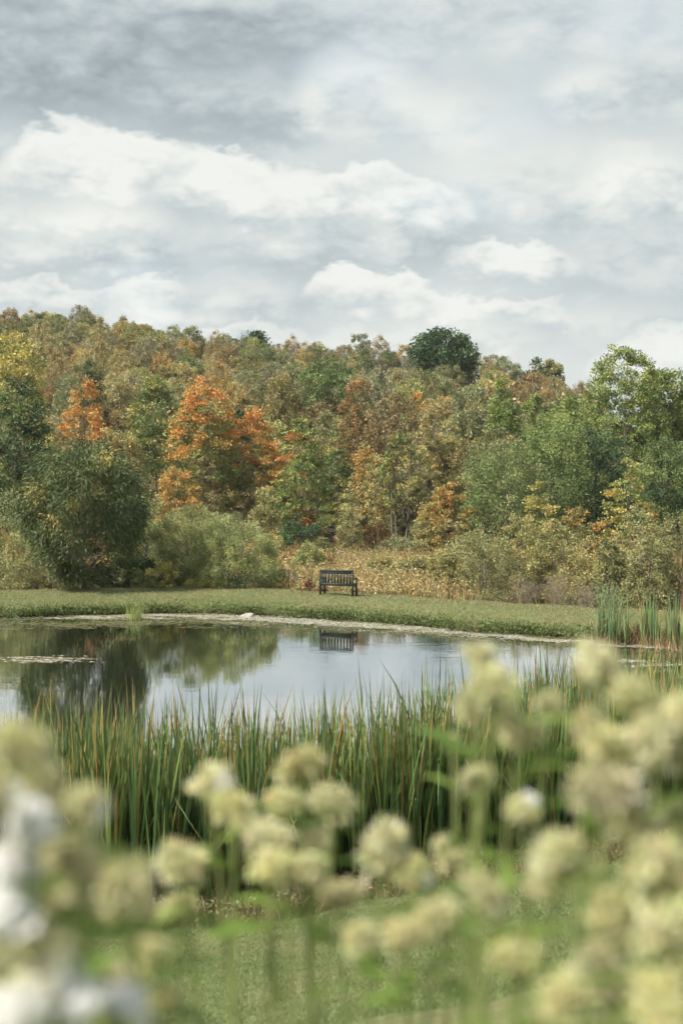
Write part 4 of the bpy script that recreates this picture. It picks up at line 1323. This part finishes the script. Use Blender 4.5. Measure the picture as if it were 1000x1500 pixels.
def shoot_leaves(r, H):
    nl = int(r.integers(5, 8))
    out = []
    for i in range(nl):
        L = H * r.uniform(0.62, 1.0) if i else H
        brown = r.uniform() < 0.09
        out.append(cat_leaf(r, L, r.uniform(0.028, 0.044), r.uniform(0.01, 0.20), r.uniform(0, 2 * pi), r.uniform(0.05, 0.35) if r.uniform() < 0.35 else 0,
                            brown, r.uniform(0, 0.10) if r.uniform() < 0.25 else 0, r.uniform() < 0.08))
    return out


cr_ = np.random.default_rng(88)
SHOOTS = []
for i in range(22):
    lv = shoot_leaves(cr_, 2.0)
    SHOOTS.append([mesh_np('leaf', v, f, M_CATTAIL, c) for v, f, c in lv])
mk = MB(); mk.tube([(0, 0, -0.1), (0.01, 0, 0.9), (0, 0.01, 1.52)], [0.007, 0.006, 0.004], 5, (0.5, 0.45, 0.25))
stalk_me = mk.mesh('stalk', M_CATTAIL)
mk = MB(); mk.tube([(0, 0.01, 1.50), (0, 0.01, 1.505), (0, 0.01, 1.52), (0.002, 0.01, 1.60), (0.004, 0.01, 1.675), (0.004, 0.01, 1.69), (0.004, 0.01, 1.695)], [0.002, 0.010, 0.0145, 0.0155, 0.0145, 0.009, 0.003], 10)
spike_me = mk.mesh('seed_head', M_SPIKE, True, False)
mk = MB(); mk.tube([(0.004, 0.01, 1.69), (0.005, 0.012, 1.80)], [0.0035, 0.001], 5, (0.38, 0.26, 0.12))
tip_me = mk.mesh('tip', M_CATTAIL)

WX_ = np.array([-30, -9, -6, -3, 0, 1.0, 2.0, 3.3, 4.4, 5.2, 6.5, 9, 14.])
WY_ = np.array([19.4, 19.6, 20.0, 20.2, 20.6, 21.0, 21.8, 23.6, 24.8, 25.6, 26.5, 27.5, 29.])
pts = []
x = -7.5
cand_c = []
tries = cr_.uniform(size=(120000, 2))
n_want = 2100
for u_, v_ in tries:
    yy = 16.4 + u_ * 19
    xx = -0.285 * yy + v_ * 0.57 * yy
    e0 = float(np.interp(xx, LX, LY)) + 0.5; e1 = float(np.interp(xx, WX_, WY_))
    if yy < e0 or yy > e1: continue
    dens = 0.75 + 0.45 * float(vnoise(xx, yy, 1.3, 91))
    # gap so that the open water shows between the left and middle stands
    if yy > 26: dens *= 0.8
    if cr_.uniform() > dens: continue
    cand_c.append((xx, yy))
    if len(cand_c) >= n_want: break
cand_c = np.array(cand_c)


def hfac(x, y):
    # shoots in the middle right stand are taller
    px = 500 + x / y * F
    h = np.interp(px, [-100, 60, 130, 330, 480, 560, 640, 700, 800, 900, 1100], [2.16, 2.25, 2.50, 2.36, 2.46, 2.42, 2.74, 2.45, 2.72, 2.4, 2.3])
    return h


idx = np.argsort(cand_c[:, 1])
# the foremost and most open ones singly
vis = np.arange(len(cand_c))
score = cand_c[:, 1] + cr_.uniform(0, 3.0, len(cand_c))
singles = set(np.argsort(score)[:285].tolist())
V, Fc, Cc, n = [], [], [], 0
for i, (x, y) in enumerate(cand_c):
    k = int(cr_.integers(0, len(SHOOTS)))
    Hs = hfac(x, y) * cr_.normal(1.0, 0.10) / 2.0 * (1 + 0.10 * float(vnoise(x, y, 2.4, 95)))
    if cr_.uniform() < 0.07: Hs *= 1.13
    z = min(max(float(ground(x, y)), -0.25), 0.4)
    rz = cr_.uniform(0, 6.28)
    if i in singles:
        root = empty('cattail', (x, y, z - 0.03), rz)
        root.scale = (1, 1, Hs)
        root.rotation_euler = (cr_.normal(0, 0.03), cr_.normal(0, 0.03), rz)
        tag(root, 'leafy cattail shoot in the dense green stand along the near shore', 'cattail', 'cattail shoots along the near shore')
        for me in SHOOTS[k]:
            obj('leaf', me, root)
    else:
        for (v, f, c) in shoot_leaves(cr_, 2.0 * Hs):
            V.append(v + np.array([x, y, z - 0.03])); Fc.append(np.asarray(f) + n); Cc.append(c); n += len(v)
tag(obj('reeds', mesh_np('reeds', np.vstack(V), np.vstack(Fc), M_CATTAIL, np.vstack(Cc))), 'rear rows of the cattail stand growing in the shallow near water', 'reeds', kind='stuff')

SPK = [(332, 18.2, 1092, 'cattail with the fattest upright brown seed head, centre-left of the near stand'), (268, 18.2, 1105, 'cattail with a slanting frayed brown seed head, left in the near stand'),
       (443, 19.4, 1065, 'cattail with a slim dark seed head against the water, middle of the near stand'), (101, 18.6, 1138, 'cattail with a dark seed head, furthest left of the near stand'),
       (668, 18.9, 1070, 'cattail with a dark seed head beside the blurred flower heads, right of centre'), (168, 18.0, 1128, 'cattail with a short rusty seed head deep among the left leaves'),
       (560, 19.0, 1092, 'cattail with a narrow brown seed head among the tall middle leaves'), (385, 18.6, 1118, 'cattail with a half-hidden seed head between two brown ones'), (618, 18.4, 1120, 'cattail with a low brown seed head in front of the tall middle leaves')]
for i, (px, d_, py, lb) in enumerate(SPK):
    x = wx(px, d_)
    zt = ztop(py, d_)
    root = tag(empty('cattail', (x, d_, 0.0), i * 1.3), lb, 'cattail')
    root.rotation_euler = (0, 0.10 * sin(i * 2.3) if i != 1 else 0.2, 0)
    s = zt / 1.69
    for me, nme in ((stalk_me, 'stalk'), (spike_me, 'seed_head'), (tip_me, 'tip')):
        o = obj(nme, me, root); o.scale = (1.35, 1.35, s)
    for me in SHOOTS[i % len(SHOOTS)][:5]:
        o = obj('leaf', me, root); o.scale = (1, 1, 0.93)

# far cattail clumps at the right bank
def far_clump(label, px0, px1, d_, ty, nshoots, seed, plume=False, drymix=0.15):
    r = np.random.default_rng(seed)
    xm = wx((px0 + px1) / 2, d_)
    root = tag(empty('cattail_clump', (xm, d_, -0.05), 0), label, 'cattails', 'cattail clumps at the far right bank')
    half = wx(px1, d_) - xm
    for j in range(nshoots):
        m = MB()
        ox, oy = r.normal(0, half * 0.45), r.normal(0, 0.35)
        Hh = (ztop(ty, d_) + 0.05) * r.uniform(0.72, 1.02)
        for q in range(6):
            brown = r.uniform() < drymix
            v, f, c = cat_leaf(r, Hh * r.uniform(0.5, 1), r.uniform(0.02, 0.034), r.uniform(0.02, 0.15), r.uniform(0, 6.28), r.uniform(0, 0.3) if r.uniform() < 0.3 else 0, brown, 0, r.uniform() < 0.1)
            m.add(v + np.array([ox, oy, 0]), f, np.asarray(c) * np.array([1.0, 1.0, 1.25]) * (1.25 if not brown else 1))
        obj('shoot', m.mesh('shoot', M_CATTAIL), root)
    # withered leaves round the foot
    nd = 120
    v, f, c = blades(r, r.normal(0, half * 0.8, nd), r.normal(0, 0.4, nd), np.zeros(nd), r.uniform(0.2, 0.7, nd), np.full(nd, 0.02), pick(r, nd, pal((2, (0.36, 0.22, 0.10)), (2, (0.40, 0.30, 0.17)), (1, (0.24, 0.13, 0.07)))), 0.5)
    tag(obj('withered_leaves', mesh_np('withered_leaves', v, f, M_CATTAIL, c), root), kind='stuff')
    if plume:
        n_ = 1500
        p = np.stack([r.normal(-0.05, half * 0.5, n_), r.normal(0, 0.3, n_), ztop(ty, d_) * r.beta(2.2, 2.0, n_)], 1)
        v, f, c = leaf_quads(r, p, r.normal(size=p.shape) * 0.4 + np.array([0, 0, 1.0]), 0.11, 0.022, np.tile((0.17, 0.22, 0.11), (n_, 1)), 0.12)
        obj('fine_foliage', mesh_np('fine_foliage', v, f, M_LEAF, c), root)


far_clump('broad cattail clump with feathery green top, leftmost at the far right bank', 872, 916, 42.8, 852, 34, 1, True)
far_clump('narrow blue-green cattail clump, second from left at the far right bank', 936, 966, 42.4, 852, 24, 2)
far_clump('cattail clump with drooping straw leaves near the right edge on the far bank', 976, 1004, 41.6, 850, 26, 3)
far_clump('cattail clump cut off by the right edge on the far bank', 1010, 1040, 41.4, 862, 20, 4)
far_clump('thin dry cattail clump with straw leaves between the broad and the narrow clump', 918, 936, 43.4, 890, 10, 5, False, 0.75)

# ------------------------------------------------------------------ weedy fringe at the near shore
r = np.random.default_rng(71)
n = 26000
dd = r.uniform(-0.55, 1.3, n)
x = r.uniform(-7, 7, n)
e = near_edge(x)
yb = e + dd + 0.25 * vnoise(x, x * 0, 2.2, 73)
FR = pal((2, (0.30, 0.23, 0.12)), (5, (0.12, 0.16, 0.055)), (1.5, (0.36, 0.31, 0.19)), (1, (0.16, 0.11, 0.06)), (0.5, (0.42, 0.26, 0.11)))
h = r.uniform(0.05, 0.42, n) * np.clip(0.55 + (dd + 0.4), 0.2, 1.0)
v, f, c = blades(r, x, yb, np.maximum(ground(x, yb), -0.05), h, r.uniform(0.006, 0.016, n), pick(r, n, FR), 0.65)
tag(obj('shore_weeds', mesh_np('shore_weeds', v, f, M_BLADE, c)), 'tangled dry and green weeds between the lawn and the cattails', 'weeds', kind='stuff')
n = 20000
x = r.uniform(-7, 7, n); yb = near_edge(x) + r.uniform(-0.25, 1.5, n)
p = np.stack([x, yb, np.maximum(ground(x, yb), 0) + r.uniform(0, 0.4, n) ** 1.4], 1)
v, f, c = leaf_quads(r, p, r.normal(size=p.shape), 0.045, 0.028, pick(r, n, pal((3, (0.08, 0.11, 0.04)), (2, (0.16, 0.16, 0.07)), (1.5, (0.26, 0.19, 0.10)), (0.7, (0.42, 0.38, 0.30)))), 0.2)
tag(obj('shore_foliage', mesh_np('shore_foliage', v, f, M_LEAF, c)), 'small-leaved weeds at the feet of the near cattails', 'weeds', kind='stuff')

for i, (px, d_, py, lb) in enumerate(((186, 16.6, 1262, 'aster with a spray of small white flowers at the left foot of the cattails'), (228, 16.3, 1322, 'low aster with a few white flowers on the lawn edge, left'),
                                      (688, 18.0, 1242, 'white aster among the weeds behind the right-hand flower heads'))):
    q = np.random.default_rng(140 + i)
    x = wx(px, d_); z0 = float(ground(x, d_)); Ht = max(0.35, ztop(py, d_) - z0)
    root = tag(empty('aster', (x, d_, z0), 0), lb, 'flower')
    m = MB()
    tips = []
    for s in range(9):
        e_ = np.array([q.normal(0, 0.10), q.normal(0, 0.10), Ht * q.uniform(0.7, 1.0)])
        m.tube([(0, 0, -0.02), e_ * np.array([0.3, 0.3, 0.6]), e_], [0.004, 0.003, 0.0015], 4, (0.16, 0.13, 0.07)); tips.append(e_)
    obj('stems', m.mesh('stems', M_FLOWER), root)
    fm = MB()
    for tp in tips:
        for s in range(5):
            cpt = tp + q.normal(0, 0.03, 3)
            for a in np.linspace(0, 2 * pi, 8, endpoint=False):
                ex = np.array([cos(a), sin(a), 0.2]) * 0.014; ey = np.array([-sin(a), cos(a), 0]) * 0.003
                fm.add([cpt, cpt + ex * 0.6 + ey, cpt + ex, cpt + ex * 0.6 - ey], [(0, 1, 2, 3)], (0.72, 0.68, 0.64))
    tag(obj('blossoms', fm.mesh('blossoms', M_FLOWER), root), kind='stuff')

# ------------------------------------------------------------------ phlox in the foreground
def head_mesh(seed, R=0.045, n=400):
    """rounded cluster of pointed calyces on fine stalks"""
    q = np.random.default_rng(seed)
    # sub-clusters
    k = 15
    sc = unit(q.normal(size=(k, 3)) + np.array([0, 0, 0.55])) * np.array([1, 1, 0.8]) * R * (0.30 + 0.50 * q.uniform(size=(k, 1)))
    which = q.integers(0, k, n)
    dirs = unit(q.normal(size=(n, 3)) + np.array([0, 0, 0.35]))
    p = sc[which] + dirs * R * q.uniform(0.08, 0.30, (n, 1))
    d = unit(dirs + q.normal(0, 0.25, (n, 3)))
    c0 = pal((4, (0.80, 0.77, 0.52)), (3, (0.86, 0.84, 0.66)), (1.4, (0.56, 0.62, 0.32)), (0.6, (0.56, 0.44, 0.28)))
    cc = pick(q, n, c0)
    sc_tone = q.uniform(0.86, 1.1, k)
    cc = cc * sc_tone[which][:, None]
    v1, f1, c1 = leaf_quads(q, p, d, R * 0.36, R * 0.18, cc, 0.12)
    v2, f2, c2 = leaf_quads(q, p, d + q.normal(0, 0.1, (n, 3)), R * 0.36, R * 0.18, cc, 0.12)
    m = MB(); m.add(v1, f1, c1); m.add(v2, f2, c2)
    for j in range(k):
        m.tube([(0, 0, -R * 0.9), sc[j] * 0.5 + np.array([0, 0, -R * 0.3]), sc[j]], [R * 0.03, R * 0.022, R * 0.012], 4, (0.20, 0.26, 0.08))
    return m.mesh('flower_head', M_FLOWER)


def blossom_mesh(R=0.0135):
    """five-petalled white phlox blossom with a short tube"""
    m = MB()
    for k in range(5):
        a = k * 2 * pi / 5
        ca, sa = cos(a), sin(a)
        pts = [(0.10, 0, 0), (0.45, -0.30, 0.06), (0.90, -0.36, 0.03), (1.04, 0, 0.0), (0.90, 0.36, 0.03), (0.45, 0.30, 0.06)]
        v = [((px_ * ca - py_ * sa) * R, (px_ * sa + py_ * ca) * R, pz_ * R) for px_, py_, pz_ in pts]
        m.add(v, [(0, 1, 2, 3), (0, 3, 4, 5)], (0.86, 0.86, 0.86))
    m.tube([(0, 0, -1.5 * R), (0, 0, -0.1 * R), (0, 0, 0.02 * R)], [0.10 * R, 0.12 * R, 0.16 * R], 6, (0.62, 0.62, 0.45))
    return m.mesh('blossom', M_FLOWER)


def phlox_leaf_mesh(seed):
    q = np.random.default_rng(seed)
    n = 7
    t = np.linspace(0, 1, n)
    L = 0.10
    w = np.sin(pi * np.clip(t, 0.02, 1) ** 0.8) * 0.012 + 0.0005
    z = 0.25 * L * t - 0.35 * L * t ** 2
    v, f = [], []
    for i in range(n):
        v += [(L * t[i], -w[i], z[i] + w[i] * 0.35), (L * t[i], 0, z[i]), (L * t[i], w[i], z[i] + w[i] * 0.35)]
    for i in range(n - 1):
        a = i * 3
        f += [(a, a + 3, a + 4, a + 1), (a + 1, a + 4, a + 5, a + 2)]
    g = np.array([(0.15, 0.24, 0.05), (0.20, 0.28, 0.07), (0.12, 0.19, 0.05)][seed % 3])
    return mesh_np('leaf', v, f, M_FLOWER, np.tile(g, (len(v), 1)), True)


HEADS = [head_mesh(700 + i) for i in range(5)]
BLOS = blossom_mesh()
PLEAF = [phlox_leaf_mesh(i) for i in range(3)]
# px, py of the head, its width in pixels, distance, white blossoms
PH = [
    # centre group
    (312, 1152, 82, 1.95, 1), (342, 1196, 86, 1.9, 0), (268, 1268, 82, 1.8, 0), (392, 1228, 96, 1.85, 0), (440, 1128, 84, 1.95, 0), (412, 1180, 70, 2.0, 0), (487, 1182, 84, 1.9, 0), (462, 1232, 60, 2.0, 0),
    (448, 1282, 84, 1.75, 0), (398, 1278, 90, 1.75, 0), (562, 1246, 98, 1.8, 0), (600, 1286, 78, 1.9, 1), (662, 1256, 74, 1.95, 0), (498, 1312, 70, 1.8, 0), (262, 1330, 60, 1.9, 0), 
    # right group, upper
    (702, 966, 62, 1.9, 0), (722, 1010, 86, 1.75, 0), (690, 1042, 66, 1.85, 0), (758, 1074, 76, 1.75, 0), (804, 1034, 62, 1.8, 0), (872, 984, 92, 1.65, 0), (928, 1028, 90, 1.6, 0), (858, 1062, 70, 1.7, 0),
    (890, 1098, 96, 1.55, 0), (702, 1144, 66, 1.8, 0), (664, 1086, 34, 2.1, 0), (1000, 1050, 90, 1.5, 0), (962, 1092, 110, 1.5, 0), (1010, 1120, 90, 1.5, 0), (992, 1200, 70, 1.6, 0),
    # right group, middle and lower
    (765, 1190, 60, 1.7, 2), (884, 1172, 128, 1.35, 0), (922, 1206, 104, 1.35, 0), (815, 1268, 104, 1.4, 0), (952, 1276, 116, 1.3, 0), (1006, 1292, 110, 1.3, 0), 
    (705, 1312, 92, 1.5, 0), (642, 1348, 88, 1.55, 0), (900, 1344, 104, 1.3, 0), (976, 1372, 120, 1.25, 0), (588, 1372, 80, 1.55, 0), (752, 1410, 104, 1.4, 0), 
    (890, 1428, 110, 1.3, 0), (968, 1470, 120, 1.2, 0), (820, 1472, 110, 1.25, 0), (524, 1380, 76, 1.6, 0), 
    # left group
    (24, 1108, 104, 1.15, 0), (66, 1152, 92, 1.2, 0), (118, 1180, 80, 1.3, 2), (112, 1262, 120, 1.2, 0), (52, 1205, 70, 1.15, 14), (18, 1268, 74, 1.15, 14), (182, 1300, 104, 1.3, 0), (196, 1342, 92, 1.35, 0), (10, 1336, 70, 1.1, 12),
    (96, 1334, 110, 1.2, 0), (60, 1392, 110, 1.1, 2), (218, 1398, 80, 1.4, 0), (78, 1432, 90, 1.1, 7), (28, 1474, 100, 1.05, 8), (112, 1474, 90, 1.1, 7), (184, 1484, 80, 1.15, 6), (170, 1440, 80, 1.25, 0),
    (-20, 1180, 110, 1.1, 3), (-10, 1400, 110, 1.1, 0), (240, 1466, 70, 1.4, 0),
]
q = np.random.default_rng(505)
PHg = 'garden phlox in the foreground'


def phl_label(i, px, py, wp, nb):
    reg = 'lower left' if px < 250 and py > 1290 else 'left' if px < 250 else 'centre' if px < 620 and py < 1350 else 'upper right' if py < 1160 else 'right' if py < 1330 else 'lower right'
    return reg


cntr = {}
byreg = {}
for i, (px, py, wp, d_, nb) in enumerate(PH):
    byreg.setdefault((phl_label(i, px, py, wp, nb), nb > 5, 0 < nb <= 5), []).append((px, i))
PHL = {}
for (reg, many, few), lst in byreg.items():
    lst.sort()
    what = 'phlox crowned with a white blossom cluster' if many else 'pale phlox head dotted with white blossoms' if few else 'faded cream-green phlox head'
    for k, (_, i) in enumerate(lst):
        PHL[i] = f'{what} at the {reg}' + (f', {ORD[k]} one from the left' if len(lst) > 1 else '')
for i, (px, py, wp, d_, nb) in enumerate(PH):
    x = wx(px, d_); z = ztop(py, d_)
    gx, gy = x * 0.80 + q.normal(0, 0.05), d_ + q.normal(0.02, 0.08)
    gz = float(ground(gx, gy))
    root = tag(empty('phlox', (gx, gy, gz), 0), PHL[i], 'flower', PHg)
    R = wp * 0.5 / F * d_
    hp = np.array([x - gx, d_ - gy, z - gz])
    R *= 0.95
    # stem
    m = MB()
    base = np.array([0, 0, -0.05])
    bow = q.normal(0, 0.02, 2)
    tt = np.linspace(0, 1, 7)
    path = base[None] * (1 - tt[:, None]) + (hp - np.array([0, 0, R * 0.8]))[None] * tt[:, None]
    path[:, 0] += np.sin(tt * pi) * bow[0]; path[:, 1] += np.sin(tt * pi) * bow[1]
    m.tube(path, np.linspace(0.0046, 0.0028, 7), 6, (0.33, 0.38, 0.16))
    obj('stem', m.mesh('stem', M_FLOWER, True), root)
    o = obj('flower_head', HEADS[i % 5], root, hp, (q.normal(0, 0.25), q.normal(0, 0.25), q.uniform(0, 6.28)), (R / 0.045 * q.uniform(0.85, 1.15), R / 0.045 * q.uniform(0.85, 1.1), R / 0.045 * q.uniform(0.7, 1.15)))
    vv = q.uniform(0.88, 1.0)
    bl_ = q.uniform(0.85, 1.0)
    o.color = (vv, vv * (0.97 if i % 9 == 4 else 1), vv * bl_, 1)
    for b in range(nb):
        dr = unit(np.array([q.normal(0, 0.7), -0.7 + q.normal(0, 0.5), 0.5 + q.normal(0, 0.5)]))
        rad = R * (0.9 if nb > 5 else 0.95)
        bp = hp + dr * rad
        import mathutils
        rot = mathutils.Vector(dr).to_track_quat('Z', 'Y').to_euler()
        obj('blossom', BLOS, root, bp, rot, (q.uniform(0.9, 1.2),) * 3)
    nl = 5 if px > 620 or px < 240 else 3
    for k in range(nl):
        u = 0.97 - 0.09 * (k // 2) - 0.02 * q.uniform()
        pt = np.array([np.interp(u, tt, path[:, j]) for j in range(3)])
        sc_ = q.uniform(0.5, 1.0)
        obj('leaf', PLEAF[int(q.integers(0, 3))], root, pt, (q.normal(0, 0.3), q.uniform(-0.6, 0.35), (k % 2) * pi + k // 2 * 1.5 + q.uniform(-0.5, 0.5)), (sc_, sc_ * 1.1, sc_))

# ------------------------------------------------------------------ thin autumn haze
hz = MB(); hz.box((-3300, -400, -5.0), (3300, 6500, 52.0))
hm = bpy.data.materials.new('haze'); hm.use_nodes = True
hm.node_tree.nodes.clear()
HN = NT(hm.node_tree)
pv = HN.n('ShaderNodeVolumePrincipled')
pv.inputs['Color'].default_value = (0.93, 0.95, 0.96, 1)
pv.inputs['Density'].default_value = 0.00011
ho = HN.n('ShaderNodeOutputMaterial')
hm.node_tree.links.new(pv.outputs[0], ho.inputs['Volume'])
tag(obj('haze', hz.mesh('haze', hm, False, False)), kind='stuff')
scene.cycles.volume_bounces = 0
